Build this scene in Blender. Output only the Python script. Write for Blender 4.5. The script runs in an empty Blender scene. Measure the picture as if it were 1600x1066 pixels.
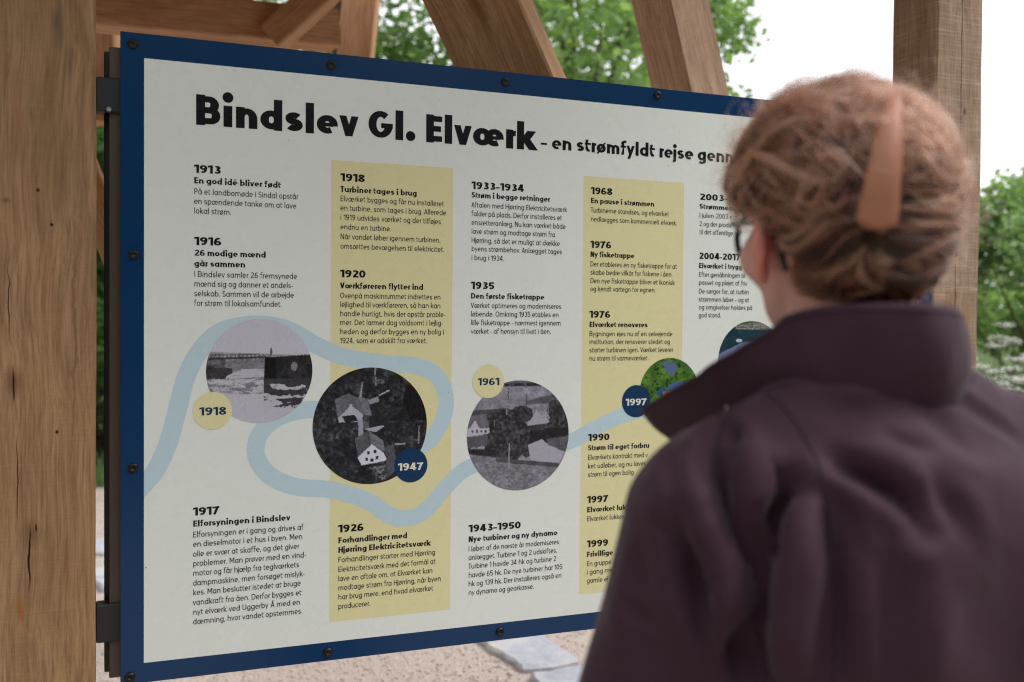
import bpy, math, random
import numpy as np
from mathutils import Vector, Matrix, noise as mnoise
from mathutils.bvhtree import BVHTree
S = bpy.context.scene
C = S.collection
R = math.radians
rng = np.random.default_rng(7)
random.seed(7)

# ------------------------------------------------------------------ camera, sky, sun, exposure
CZ = 1.485
PITCH, ROLL, TH, BY0, BX0, BT, DS = 0.0242, 0.0092, 0.3876, 1.876, -0.6961, 0.49, 0.365
FPX = 1600.0
Xa = Vector((1, 0, 0)); FW = Vector((0, math.cos(PITCH), -math.sin(PITCH))); UP0 = Vector((0, math.sin(PITCH), math.cos(PITCH)))
RT = Xa * math.cos(ROLL) + UP0 * math.sin(ROLL); UP = -Xa * math.sin(ROLL) + UP0 * math.cos(ROLL)
CAM = Vector((0, 0, CZ))
cd = bpy.data.cameras.new('camera'); co = bpy.data.objects.new('camera', cd); C.objects.link(co)
cd.sensor_width = 36; cd.lens = 36; cd.clip_start = 0.02; cd.clip_end = 600
co.matrix_world = Matrix(((RT.x, UP.x, -FW.x, 0), (RT.y, UP.y, -FW.y, 0), (RT.z, UP.z, -FW.z, CZ), (0, 0, 0, 1)))
cd.dof.use_dof = True; cd.dof.focus_distance = 2.08; cd.dof.aperture_fstop = 2.9; cd.dof.aperture_blades = 9
S.camera = co
W = bpy.data.worlds.new('World'); S.world = W; W.use_nodes = True
wn, wl = W.node_tree.nodes, W.node_tree.links
SUN_EL, SUN_AZ = R(50), R(92)          # azimuth clockwise from +Y (to the right)
sky = wn.new('ShaderNodeTexSky'); sky.sky_type = 'NISHITA'; sky.sun_disc = False
sky.sun_elevation = SUN_EL; sky.sun_rotation = SUN_AZ; sky.air_density = 1.2; sky.dust_density = 2.5
tc = wn.new('ShaderNodeTexCoord'); nz = wn.new('ShaderNodeTexNoise'); nz.inputs['Scale'].default_value = 2.2; nz.inputs['Detail'].default_value = 6
cr = wn.new('ShaderNodeValToRGB'); cr.color_ramp.elements[0].position = .3; cr.color_ramp.elements[1].position = .7
cr.color_ramp.elements[0].color = (.80, .81, .86, 1); cr.color_ramp.elements[1].color = (1, .99, 1, 1)
vm = wn.new('ShaderNodeVectorMath'); vm.operation = 'SCALE'; vm.inputs['Scale'].default_value = 11.5
mx = wn.new('ShaderNodeMix'); mx.data_type = 'RGBA'; mx.inputs['Factor'].default_value = .92
wl.new(tc.outputs['Generated'], nz.inputs['Vector']); wl.new(nz.outputs['Fac'], cr.inputs['Fac'])
wl.new(cr.outputs['Color'], vm.inputs[0]); wl.new(sky.outputs['Color'], mx.inputs['A']); wl.new(vm.outputs[0], mx.inputs['B'])
wl.new(mx.outputs['Result'], wn['Background'].inputs['Color']); wn['Background'].inputs['Strength'].default_value = .1
sd = bpy.data.lights.new('sun', 'SUN'); so = bpy.data.objects.new('sun', sd); C.objects.link(so)
sd.energy = 1.5; sd.angle = R(22); sd.color = (1, .95, .9)
sv = Vector((math.sin(SUN_AZ) * math.cos(SUN_EL), math.cos(SUN_AZ) * math.cos(SUN_EL), math.sin(SUN_EL)))
so.rotation_euler = sv.to_track_quat('Z', 'Y').to_euler()
S.view_settings.view_transform = 'Standard'; S.view_settings.look = 'None'; S.view_settings.gamma = 1
S.view_settings.use_curve_mapping = False; S.view_settings.exposure = 0.6
S.render.engine = 'CYCLES'; S.cycles.use_denoising = True; S.cycles.denoising_prefilter = 'NONE'; S.cycles.use_adaptive_sampling = False; S.cycles.max_bounces = 6; S.cycles.filter_width = 1.15; S.cycles.transparent_max_bounces = 6

# ------------------------------------------------------------------ helpers
def ray(u, v):
    return FW + RT * ((u - 800) / FPX) + UP * ((533 - v) / FPX)
def at(u, v, Y):
    d = ray(u, v); return CAM + d * (Y / d.y)
def tag(o, label=None, cat=None, group=None, kind=None):
    for k, x in (('label', label), ('category', cat), ('group', group), ('kind', kind)):
        if x: o[k] = x
    return o
def empty(name, loc=(0, 0, 0), rz=0, mat=None):
    o = bpy.data.objects.new(name, None); C.objects.link(o); o.empty_display_size = .1
    if mat is not None: o.matrix_world = mat
    else: o.location = loc; o.rotation_euler = (0, 0, rz)
    return o
def mesh(name, V, F, mat, parent=None, smooth=False, mw=None, data=None):
    if data is None:
        me = bpy.data.meshes.new(name)
        if isinstance(V, np.ndarray) and isinstance(F, np.ndarray):
            k = F.shape[1]; n = len(F)
            me.vertices.add(len(V)); me.vertices.foreach_set('co', V.astype(np.float32).ravel())
            me.loops.add(n * k); me.loops.foreach_set('vertex_index', F.astype(np.int32).ravel())
            me.polygons.add(n); me.polygons.foreach_set('loop_start', np.arange(0, n * k, k, dtype=np.int32))
            me.update(calc_edges=True); me.validate()
        else:
            me.from_pydata([tuple(v) for v in V], [], F)
        if smooth: me.polygons.foreach_set('use_smooth', np.ones(len(me.polygons), bool))
        if mat: me.materials.append(mat)
        me.update()
    else: me = data
    o = bpy.data.objects.new(name, me); C.objects.link(o)
    if parent: o.parent = parent
    if mw is not None: o.matrix_local = mw
    return o
class MB:
    def __init__(s): s.V = []; s.F = []
    def box(s, c, size, rot=None, bev=0):
        hx, hy, hz = [q / 2 for q in size]; n = len(s.V); M = rot or Matrix.Identity(3)
        if not bev:
            for x, y, z in ((-1,-1,-1),(1,-1,-1),(1,1,-1),(-1,1,-1),(-1,-1,1),(1,-1,1),(1,1,1),(-1,1,1)):
                s.V.append(Vector(c) + M @ Vector((x*hx, y*hy, z*hz)))
            s.F += [[n+i for i in f] for f in ((0,3,2,1),(4,5,6,7),(0,1,5,4),(1,2,6,5),(2,3,7,6),(3,0,4,7))]
        else:
            b = bev
            ring = [(hx-b, -hy), (hx, -hy+b), (hx, hy-b), (hx-b, hy), (-hx+b, hy), (-hx, hy-b), (-hx, -hy+b), (-hx+b, -hy)]
            ins = [(x * (1 - b / hx), y * (1 - b / hy)) for x, y in ring]
            for z, rr in ((-hz, ins), (-hz+b, ring), (hz-b, ring), (hz, ins)):
                for x, y in rr: s.V.append(Vector(c) + M @ Vector((x, y, z)))
            for k in range(3):
                for i in range(8):
                    j = (i+1) % 8; s.F.append([n+k*8+i, n+k*8+j, n+k*8+8+j, n+k*8+8+i])
            s.F.append([n+7-i for i in range(8)]); s.F.append([n+24+i for i in range(8)])
    def tube(s, pts, r, n=8, close=False, flat=1.0, upv=None):
        P = [Vector(p) for p in pts]; m = len(P); b = len(s.V); rr = r if isinstance(r, (list, tuple)) else [r]*m
        for i in range(m):
            if close: t = P[(i+1) % m] - P[i-1]
            else: t = P[min(i+1, m-1)] - P[max(i-1, 0)]
            t.normalize(); u = Vector(upv) if upv else (Vector((0, 0, 1)) if abs(t.z) < .9 else Vector((1, 0, 0)))
            a = t.cross(u).normalized(); c = a.cross(t).normalized()
            for k in range(n):
                an = 2*math.pi*k/n; s.V.append(P[i] + a*math.cos(an)*rr[i] + c*math.sin(an)*rr[i]*flat)
        for i in range(m if close else m-1):
            j = (i+1) % m
            for k in range(n):
                l = (k+1) % n; s.F.append([b+i*n+k, b+i*n+l, b+j*n+l, b+j*n+k])
        if not close:
            s.F.append([b+n-1-k for k in range(n)]); s.F.append([b+(m-1)*n+k for k in range(n)])
    def lathe(s, prof, M, n=20):
        b = len(s.V)
        for r, z in prof:
            for k in range(n):
                a = 2*math.pi*k/n; s.V.append(M @ Vector((r*math.cos(a), r*math.sin(a), z)))
        for i in range(len(prof)-1):
            for k in range(n):
                l = (k+1) % n; s.F.append([b+i*n+k, b+i*n+l, b+(i+1)*n+l, b+(i+1)*n+k])
        s.F.append([b+n-1-k for k in range(n)]); s.F.append([b+(len(prof)-1)*n+k for k in range(n)])
    def build(s, name, mat, parent=None, smooth=False, mw=None):
        return mesh(name, s.V, s.F, mat, parent, smooth, mw)

# ------------------------------------------------------------------ materials
class NT:
    def __init__(s, name, rough=.6, spec=.4):
        s.m = bpy.data.materials.new(name); s.m.use_nodes = True; s.t = s.m.node_tree; s.b = s.t.nodes['Principled BSDF']
        s.b.inputs['Roughness'].default_value = rough; s.b.inputs['Specular IOR Level'].default_value = spec
    def n(s, ty, **kw):
        x = s.t.nodes.new('ShaderNode' + ty)
        for k, v in kw.items():
            if k in x.inputs.keys(): x.inputs[k].default_value = v
            else: setattr(x, k, v)
        return x
    def l(s, a, b): s.t.links.new(a, b)
    def noise(s, vec, scale, detail=5, rough=.55, dist=0):
        x = s.n('TexNoise', Scale=scale, Detail=detail, Roughness=rough, Distortion=dist)
        if vec is not None: s.l(vec, x.inputs['Vector'])
        return x.outputs['Fac']
    def ramp(s, fac, stops):
        x = s.n('ValToRGB'); e = x.color_ramp.elements
        while len(e) < len(stops): e.new(.5)
        for i, (p, c) in enumerate(stops): e[i].position = p; e[i].color = tuple(c) + (1,)
        s.l(fac, x.inputs['Fac']); return x.outputs['Color']
    def mix(s, fac, a, b, mode='MIX'):
        x = s.n('Mix', data_type='RGBA', blend_type=mode)
        for k, q in (('Factor', fac), ('A', a), ('B', b)):
            if isinstance(q, (int, float)): x.inputs[k].default_value = q
            elif isinstance(q, tuple): x.inputs[k].default_value = q + (1,)
            else: s.l(q, x.inputs[k])
        return x.outputs['Result']
    def math(s, op, a, b=None, c=None):
        x = s.n('Math', operation=op)
        for i, q in enumerate((a, b, c)):
            if q is None: continue
            if isinstance(q, (int, float)): x.inputs[i].default_value = q
            else: s.l(q, x.inputs[i])
        return x.outputs[0]
    def mapping(s, vec, scale=(1, 1, 1), loc=(0, 0, 0)):
        x = s.n('Mapping'); x.inputs['Scale'].default_value = scale; x.inputs['Location'].default_value = loc
        s.l(vec, x.inputs['Vector']); return x.outputs[0]
    def bump(s, h, dist=.002, strength=1, normal=None):
        x = s.n('Bump', Distance=dist, Strength=strength); s.l(h, x.inputs['Height'])
        if normal: s.l(normal, x.inputs['Normal'])
        s.l(x.outputs[0], s.b.inputs['Normal']); return x.outputs[0]
    def base(s, c):
        if isinstance(c, tuple): s.b.inputs['Base Color'].default_value = c + (1,)
        else: s.l(c, s.b.inputs['Base Color'])
def plain(name, c, rough=.5, spec=.4, var=.12, scale=8, metal=0, coat=0):
    t = NT(name, rough, spec); g = t.n('TexCoord').outputs['Object']
    f = t.noise(g, scale, 4)
    t.base(t.mix(f, tuple(q*(1-var) for q in c), tuple(min(1, q*(1+var)) for q in c)))
    t.b.inputs['Metallic'].default_value = metal; t.b.inputs['Coat Weight'].default_value = coat
    return t.m
def wood(name, dark, light, marks=(), saw=.35, axis=2):
    """sawn oak: grain along local Z, growth bands, saw lines across; marks = (x, z, half width, half length, wobble, colour)"""
    t = NT(name, .78, .25); g = t.n('TexCoord').outputs['Object']
    rnd = t.n('ObjectInfo').outputs['Random']
    off = t.n('VectorMath', operation='ADD'); t.l(g, off.inputs[0])
    cmb = t.n('CombineXYZ'); t.l(t.math('MULTIPLY', rnd, 37.), cmb.inputs[0]); t.l(t.math('MULTIPLY', rnd, 91.), cmb.inputs[2]); t.l(cmb.outputs[0], off.inputs[1])
    wv = t.n('TexNoise', Scale=1., Detail=2.); t.l(t.mapping(off.outputs[0], (3, 3, 2.2)), wv.inputs['Vector'])
    ws = t.n('VectorMath', operation='MULTIPLY_ADD'); t.l(wv.outputs['Color'], ws.inputs[0]); ws.inputs[1].default_value = (.05, .05, .0); t.l(off.outputs[0], ws.inputs[2])
    p = ws.outputs[0]
    big = t.noise(t.mapping(p, (7, 7, 1.1)), 1, 4, .6, .8)
    band = t.noise(t.mapping(p, (26, 26, 1.6)), 1, 5, .6, 1.2)
    fine = t.noise(t.mapping(p, (190, 190, 7)), 1, 5, .75, .3)
    sawn = t.noise(t.mapping(p, (9, 9, 210)), 1, 4, .75, .15)
    col = t.ramp(band, [(.28, dark), (.5, tuple((a+b)/2 for a, b in zip(dark, light))), (.72, light)])
    col = t.mix(t.math('MULTIPLY', t.ramp(big, [(.42, (0,)*3), (.72, (1,)*3)]), .75), col, tuple(q*.62 for q in dark))
    col = t.mix(t.ramp(fine, [(.36, (.7,)*3), (.58, (0,)*3)]), col, tuple(q*.5 for q in dark))
    col = t.mix(t.math('MULTIPLY', t.ramp(sawn, [(.52, (0,)*3), (.68, (1,)*3)]), saw), col, tuple(min(1, q*1.25) for q in light))
    blot = t.noise(t.mapping(p, (30, 30, 14)), 1, 4, .6)
    col = t.mix(t.math('MULTIPLY', t.ramp(blot, [(.6, (0,)*3), (.75, (1,)*3)]), .35), col, tuple(q*.7 for q in dark))
    hgt = t.math('ADD', t.math('MULTIPLY', fine, .6), t.math('MULTIPLY', sawn, .8))
    sp = t.n('SeparateXYZ'); t.l(g, sp.inputs[0]); wob = t.noise(t.mapping(g, (1, 1, 1)), 22, 3)
    wobs = t.math('SUBTRACT', wob, .5)
    for (mx_, mz, hw, hl, wb, mc, soft) in marks:
        dx = t.math('DIVIDE', t.math('ADD', t.math('SUBTRACT', sp.outputs[0], mx_), t.math('MULTIPLY', wobs, wb)), hw)
        dz = t.math('DIVIDE', t.math('SUBTRACT', sp.outputs[2], mz), hl)
        r2 = t.math('SQRT', t.math('ADD', t.math('MULTIPLY', dx, dx), t.math('MULTIPLY', dz, dz)))
        f = t.n('MapRange'); f.inputs['From Min'].default_value = 1.0; f.inputs['From Max'].default_value = 1 - soft
        t.l(r2, f.inputs['Value']); m_ = f.outputs[0]
        col = t.mix(m_, col, mc)
        if mc[0] < .05: hgt = t.math('SUBTRACT', hgt, t.math('MULTIPLY', m_, 3.))
    t.base(col); t.bump(hgt, .0012, .9)
    return t.m
DK = (.012, .008, .006)
M_post = wood('oak_post', (.34, .195, .095), (.50, .32, .175), marks=[
    # x across the face, z world height: knots, checks and rust-brown stains
    (-.040, 1.36, .020, .035, .01, (.20, .10, .05), .9), (-.040, 1.355, .0016, .036, .006, DK, .5),
    (-.047, 1.50, .0010, .07, .012, DK, .6), (-.034, 1.19, .0010, .085, .008, DK, .6),
    (-.012, 1.09, .022, .035, .01, (.20, .11, .055), .9), (-.015, 1.045, .0020, .065, .012, DK, .5), (-.004, 1.10, .0016, .008, .01, DK, .5),
    (-.030, .955, .007, .03, .006, (.33, .13, .04), .8), (.035, 2.00, .012, .06, .02, (.16, .10, .07), .95), (.052, 1.93, .006, .05, .01, (.2, .12, .08), .9),
    (-.052, 1.68, .013, .008, .01, (.22, .11, .06), .9), (.022, 1.64, .0035, .0035, .0, DK, .6), (.0, 1.70, .003, .004, 0, DK, .6),
    (-.085, .97, .001, .06, .01, DK, .6), (.03, 1.27, .003, .004, 0, DK, .6), (-.03, 1.82, .014, .1, .03, (.30, .16, .08), .95), (.06, 1.45, .004, .3, .03, (.20, .12, .07), .9), (-.07, 1.8, .006, .25, .02, (.22, .12, .07), .95)], saw=.06)
M_post2 = wood('oak_post_right', (.36, .24, .155), (.54, .40, .30), marks=[
    (.005, 2.2, .0013, .36, .010, DK, .5), (-.002, 1.62, .0014, .30, .008, DK, .5), (.012, 1.34, .0012, .18, .006, DK, .5),
    (.018, 2.02, .008, .012, .02, (.05, .03, .02), .8), (-.035, 1.50, .006, .010, .01, (.08, .05, .035), .8), (-.02, 1.53, .02, .03, .02, (.30, .17, .10), .9),
    (.04, 1.45, .02, .12, .01, (.38, .22, .11), .95)], saw=.45)
M_beam = wood('larch_beam', (.50, .255, .125), (.68, .41, .24), saw=.1)
M_brace = wood('oak_brace', (.48, .25, .12), (.70, .44, .26), marks=[(-.07, .32, .012, .03, .02, (.1, .05, .03), .8), (.01, .45, .02, .10, .03, (.26, .12, .05), .9)], saw=.15)
M_pale = wood('sky_lit_fresh_brace', (.56, .36, .24), (.80, .60, .46), saw=.15)  # fresh wood, lightened further to stand in for skylight on its right face
M_black = plain('black_powder_coat', (.014, .014, .017), .42, .5)
M_bronze = plain('dark_bronze_profile', (.075, .052, .038), .38, .5)
M_screw = plain('black_screw', (.02, .018, .018), .35, .6, metal=.6)
M_steel = plain('steel', (.5, .5, .5), .35, .5, metal=1)

def print_mat(name, c, attr=False, rough=.27, var=.02, spec=.35):
    t = NT(name, rough, spec); g = t.n('TexCoord').outputs['Object']
    if attr:
        a = t.n('Attribute', attribute_name='print'); t.base(a.outputs['Color'])
    else:
        f = t.noise(g, 3, 4); t.base(t.mix(f, tuple(q*(1-var) for q in c), tuple(min(1, q*(1+var)) for q in c)))
    # orange-peel of the laminate and a little dust on the gloss
    fine = t.noise(g, 420, 2); t.bump(fine, .00012, .35)
    d = t.noise(g, 14, 5, .7); rr = t.n('MapRange'); rr.inputs['To Min'].default_value = rough - .05; rr.inputs['To Max'].default_value = rough + .06
    t.l(d, rr.inputs['Value']); t.l(rr.outputs[0], t.b.inputs['Roughness'])
    return t.m
P_white = print_mat('print_white', (.76, .815, .785)); P_blue = print_mat('print_navy', (.004, .036, .115), rough=.22, var=.1, spec=.3)
P_yellow = print_mat('print_yellow', (.74, .705, .41)); P_river = print_mat('print_light_blue', (.50, .665, .75))
P_black = print_mat('print_black', (.010, .010, .013), spec=.2); P_navy = print_mat('print_navy_lettering', (.008, .04, .11)); P_photo = print_mat('print_photograph', None, True)
P_pale = print_mat('print_pale_lettering', (.75, .74, .66)); P_speck = print_mat('dirt_speck', (.05, .05, .05))

def ground_mat():
    t = NT('gravel_ground', .9, .2); g = t.n('TexCoord').outputs['Object']
    v = t.n('TexVoronoi', Scale=150.); t.l(g, v.inputs['Vector'])
    big = t.noise(g, 1.3, 5)
    c = t.mix(.55, t.ramp(t.noise(g, 150, 3), [(.3, (.34, .27, .235)), (.5, (.50, .42, .375)), (.7, (.68, .61, .57))]), v.outputs['Distance'], 'SOFT_LIGHT')
    c = t.mix(t.ramp(big, [(.4, (0,)*3), (.7, (.5,)*3)]), c, (.46, .37, .325))
    t.base(c); t.bump(t.math('SUBTRACT', 1., v.outputs['Distance']), .006, .8); return t.m
M_gravel = ground_mat()
def grass_mat():
    t = NT('grass_ground', .9, .2); g = t.n('TexCoord').outputs['Object']
    t.base(t.ramp(t.noise(g, 9, 6, .7), [(.3, (.03, .055, .015)), (.55, (.07, .12, .03)), (.75, (.13, .17, .06))])); t.bump(t.noise(g, 60, 4), .03); return t.m
M_grass = grass_mat()
def stone_mat():
    t = NT('slate_slab', .7, .35); g = t.n('TexCoord').outputs['Object']
    f = t.noise(g, 7, 6, .65, 1); c = t.ramp(f, [(.3, (.34, .36, .42)), (.5, (.44, .46, .52)), (.62, (.54, .53, .53)), (.75, (.56, .49, .40))])
    t.base(c); t.bump(t.noise(t.mapping(g, (1, 3, 1)), 18, 6, .7), .01, .7); return t.m
M_stone = stone_mat()
def leaf_mat(name, c1, c2, c3):
    t = NT(name, .55, .35); a = t.n('Attribute', attribute_name='tone')
    c = t.ramp(a.outputs['Fac'], [(0., c1), (.5, c2), (1., c3)]); t.base(c)
    tr = t.n('BsdfTranslucent'); t.l(t.mix(1., c, (1.6, 1.8, .8), 'MULTIPLY'), tr.inputs['Color'])
    ms = t.n('MixShader'); ms.inputs[0].default_value = .42; t.l(t.b.outputs[0], ms.inputs[1]); t.l(tr.outputs[0], ms.inputs[2])
    t.l(ms.outputs[0], t.t.nodes['Material Output'].inputs['Surface']); return t.m
L_tree = leaf_mat('leaf_tree', (.08, .14, .05), (.17, .27, .10), (.30, .42, .20))
L_dark = leaf_mat('leaf_dark', (.05, .10, .035), (.10, .18, .06), (.18, .30, .11))
L_bush = leaf_mat('leaf_bush', (.12, .19, .09), (.22, .32, .16), (.36, .48, .27))
M_bark = plain('bark', (.10, .08, .06), .9, .2, .4, 20)
M_petal = plain('white_petals', (.82, .82, .78), .7, .2, .05)

# ------------------------------------------------------------------ ground
def sheet(name, mat, pts, z, kind='structure', thick=0):
    o = mesh(name, [(x, y, z) for x, y in pts], [list(range(len(pts)))], mat); tag(o, kind=kind); return o
sheet('ground', M_grass, [(-300, -300), (300, -300), (300, 300), (-300, 300)], -.004)
edge = [(-14, -5)] + [(x, -5) for x in (14,)] + [(14, 7.4), (8, 8.0), (4.5, 8.4), (2, 8.9), (0, 9.1), (-2, 9.0), (-3.2, 8.75), (-5, 8.6), (-8, 8.9), (-14, 8.3)]
gp = []
for i in range(len(edge)):
    a, b = edge[i], edge[(i+1) % len(edge)]
    for k in range(8):
        t_ = k / 8; gp.append((a[0]+(b[0]-a[0])*t_ + random.uniform(-.08, .08), a[1]+(b[1]-a[1])*t_ + random.uniform(-.08, .08)))
sheet('gravel_yard', M_gravel, gp, 0.0)
def on_ground(u, v):
    d = ray(u, v); k = -CZ / d.z; p = CAM + d * k; return (p.x, p.y)
def slab(px, zt, label, g='stone slabs laid in the gravel'):
    c = [Vector(on_ground(*p)) for p in px]; pts = []
    for i in range(len(c)):
        a, b = c[i], c[(i+1) % len(c)]; n = max(2, int((b-a).length/.05))
        for k in range(n): pts.append(a.lerp(b, k/n) + Vector((random.uniform(-.012, .012), random.uniform(-.012, .012))))
    cen = sum(pts, Vector((0, 0))) / len(pts); n = len(pts)
    V = [(p.x, p.y, -.02) for p in pts] + [(p.x, p.y, zt*.6) for p in pts] + [((cen+(p-cen)*.96).x, (cen+(p-cen)*.96).y, zt) for p in pts]
    F = [[k*n+i, k*n+(i+1) % n, (k+1)*n+(i+1) % n, (k+1)*n+i] for k in range(2) for i in range(n)] + [[2*n+i for i in range(n)]]
    o = mesh('paving_slab', V, F, M_stone); tag(o, label, 'paving slab', g)
slab([(700, 940), (790, 930), (840, 994), (905, 1042), (822, 1054), (748, 1008)], .03, 'blue-grey irregular stone slab in gravel, just below the board\'s lower edge')
slab([(832, 1062), (915, 1050), (1020, 1042), (1090, 1180), (900, 1200)], .035, 'pale stone slab in gravel nearest the coat, in front of the blue-grey one')
slab([(120, 902), (230, 884), (260, 915), (160, 928)], .04, 'pale stone slab in gravel seen in the gap between post and board')
slab([(60, 850), (240, 846), (260, 866), (90, 872)], .03, 'far pale slab in the gap between post and board, nearer the hedge')
# loose pebbles where the yard shows under the board
def pebbles():
    V = []; F = []; base = [(1,0,0),(0,1,0),(-1,0,0),(0,-1,0),(0,0,1),(0,0,-.6)]
    tri = [(0,1,4),(1,2,4),(2,3,4),(3,0,4),(1,0,5),(2,1,5),(3,2,5),(0,3,5)]
    n = 30000; u = rng.uniform(-3.6, 2.6, n); v = 2.6 + 5.6*rng.random(n)**1.3; r = rng.uniform(.003, .0085, n); a = rng.uniform(0, 6.28, n)
    B = np.array(base); ca, sa = np.cos(a), np.sin(a)
    P = np.empty((n, 6, 3)); sx = rng.uniform(.7, 1.4, n)
    P[:, :, 0] = (B[:, 0][None]*ca[:, None]*sx[:, None] - B[:, 1][None]*sa[:, None])*r[:, None] + u[:, None]
    P[:, :, 1] = (B[:, 0][None]*sa[:, None]*sx[:, None] + B[:, 1][None]*ca[:, None])*r[:, None] + v[:, None]
    P[:, :, 2] = B[:, 2][None]*r[:, None]*.7 + r[:, None]*.25
    T = (np.array(tri)[None] + 6*np.arange(n)[:, None, None]).reshape(-1, 3)
    o = mesh('gravel', P.reshape(-1, 3), T, None, smooth=True)
    t = NT('pebble', .8, .3); g = t.n('TexCoord').outputs['Object']
    t.base(t.ramp(t.noise(g, 55, 1), [(.3, (.30, .23, .20)), (.45, (.48, .40, .36)), (.55, (.52, .48, .47)), (.7, (.68, .63, .60))])); o.data.materials.append(t.m)
    tag(o, 'loose pinkish gravel scattered over the yard', 'gravel', kind='stuff')
pebbles()

# ------------------------------------------------------------------ board frame of reference
BD = Vector((math.cos(TH), math.sin(TH), 0)); BN = Vector((math.sin(TH), -math.cos(TH), 0))   # along the board, and its normal towards the reader
BO = Vector((BX0, BY0, CZ + BT))                                                             # top left screw
def bpt(u, v):
    """pixel of the photograph -> (along, down) on the board's face"""
    d = ray(u, v); k = (BO - CAM).dot(BN) / d.dot(BN); p = CAM + d * k - BO
    return p.dot(BD), -p.z
def bw(s, h, n=0): return BO + BD * s + Vector((0, 0, -h)) + BN * n
MBOARD = Matrix(((BD.x, BN.x, 0, BO.x), (BD.y, BN.y, 0, BO.y), (0, 0, 1, BO.z), (0, 0, 0, 1)))     # local x along, y out of the face, z up
MBOARD3 = Matrix(((BD.x, 0, BN.x, BO.x), (BD.y, 0, BN.y, BO.y), (0, 1, 0, BO.z), (0, 0, 0, 1)))   # (unused helper frame)

# ------------------------------------------------------------------ timber shelter
shelter = empty('timber_shelter', bw(0, 0, -.02)); shelter.location.z = 0
tag(shelter, 'open oak timber shelter of heavy square posts and leaning braces around the board', 'shelter')
bpy.context.view_layer.update()
def timber(name, p0, p1, w, d, mat, xdir, label=None, org=None, bev=.006):
    """square timber from p0 to p1; local z along it, local x towards xdir; the mesh origin is p0 (or org)"""
    p0, p1 = Vector(p0), Vector(p1); z = (p1-p0).normalized(); x = Vector(xdir); x = (x - z*x.dot(z)).normalized(); y = z.cross(x)
    L = (p1-p0).length; segs = max(6, int(L/.08)); V = []; F = []
    prof = [(w/2-bev, -d/2), (w/2, -d/2+bev), (w/2, d/2-bev), (w/2-bev, d/2), (-w/2+bev, d/2), (-w/2, d/2-bev), (-w/2, -d/2+bev), (-w/2+bev, -d/2)]
    for k in range(segs+1):
        zz = L*k/segs
        for (a, b) in prof:
            q = mnoise.noise(Vector((a*9+p0.x*3, b*9+p0.y*7, zz*2.3)))*.0022 + mnoise.noise(Vector((a*30, b*30+p0.x*5, zz*14)))*.0009
            V.append((a*(1+q/ w*2), b*(1+q/d*2), zz))
    for k in range(segs):
        for i in range(8): F.append([k*8+i, k*8+(i+1) % 8, k*8+8+(i+1) % 8, k*8+8+i])
    F.append(list(range(7, -1, -1))); F.append([segs*8+i for i in range(8)])
    M = Matrix(((x.x, y.x, z.x, p0.x), (x.y, y.y, z.y, p0.y), (x.z, y.z, z.z, p0.z), (0, 0, 0, 1)))
    o = mesh(name, V, F, mat); o.parent = shelter; o.matrix_parent_inverse = Matrix.Identity(4)
    o.matrix_local = shelter.matrix_world.inverted() @ M
    if label: o['label'] = label
    return o
PW = .19
def plane_pt(u, v, n):
    d = ray(u, v); k = (BO + BN*n - CAM).dot(BN) / d.dot(BN); return CAM + d*k
e = plane_pt(150, 533, .0)             # right arris of the left post, flush with the board's face
s0 = (e - BO).dot(BD)
pc = BO + BD*(s0 - PW/2) + BN*(-PW/2); pc.z = 0
pt = pc.copy(); pt.z = 2.62
timber('post', pc, pt, PW, PW, M_post, BD, 'thick oak post with knots and drying cracks at the left of the board')
# right post: front face spans 1460..1533 at mid height
e2 = plane_pt(1459, 300, -.01); e3 = plane_pt(1533, 300, -.01)
s1 = (e2-BO).dot(BD); s2 = (e3-BO).dot(BD); PW2 = s2-s1
pc2 = BO + BD*((s1+s2)/2) + BN*(-.01-PW2/2); pc2.z = 0; pt2 = pc2.copy(); pt2.z = 2.95
timber('post', pc2, pt2, PW2, PW2, M_post2, BD, 'pale sawn oak post with a long crack behind the head')
# leaning braces seen above the board
def seen(u, v, Y): return at(u, v, Y)
def leaning(name, pa, pb, Y0, Y1, w, d, mat, ang, label, ext0=.5, ext1=1.2):
    a, b = seen(*pa, Y0), seen(*pb, Y1); dr = (b-a).normalized()
    return timber(name, a - dr*ext0, b + dr*ext1, w, d, mat, Vector((math.cos(ang), math.sin(ang), 0)), label)
# A: big one above the board's middle, faces split near its left third
leaning('brace', (748, 0), (800, 115), 2.65, 2.72, .225, .19, M_brace, R(-8), 'thick warm brown brace with a knot, leaning above the middle of the board', .45, .9)
leaning('brace', (1046, 0), (1078, 140), 3.1, 3.2, .165, .16, M_pale, R(38), 'pale-sided brace rising behind the board right of the middle', .5, 1.3)
leaning('post', (565, 0), (556, 90), 4.6, 4.6, .15, .12, M_beam, R(0), 'slim far post seen above the board left of the middle', .4, 2.9)
# beam across the top left, its brace and the end of a cross beam
a, b = seen(40, 2, 3.35), seen(475, 44, 3.9); dr = (b-a).normalized()
timber('beam', a-dr*.6, b+dr*.12, .14, .125, M_beam, (0, 0, 1), 'horizontal beam behind the top left corner of the board')
a, b = seen(560, -62, 3.75), seen(425, 62, 3.75); dr = (b-a).normalized()
timber('brace', a-dr*.4, b, .10, .10, M_beam, (0, 1, 0), 'short knee brace under the top left beam')
a, b = seen(470, 28, 3.86), seen(530, 20, 4.9); 
timber('beam', seen(430, 66, 3.95), seen(503, 60, 4.15), .07, .07, M_beam, (0, 0, 1), 'pale cut beam end beside the knee brace')
a = seen(168, 60, 4.1)
timber('post', Vector((a.x-.02, a.y, 3.1)), Vector((a.x-.02, a.y, seen(168, 193, 4.1).z)), .14, .13, M_beam, (1, 0, 0), 'short hanging timber between left post and board')
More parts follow.
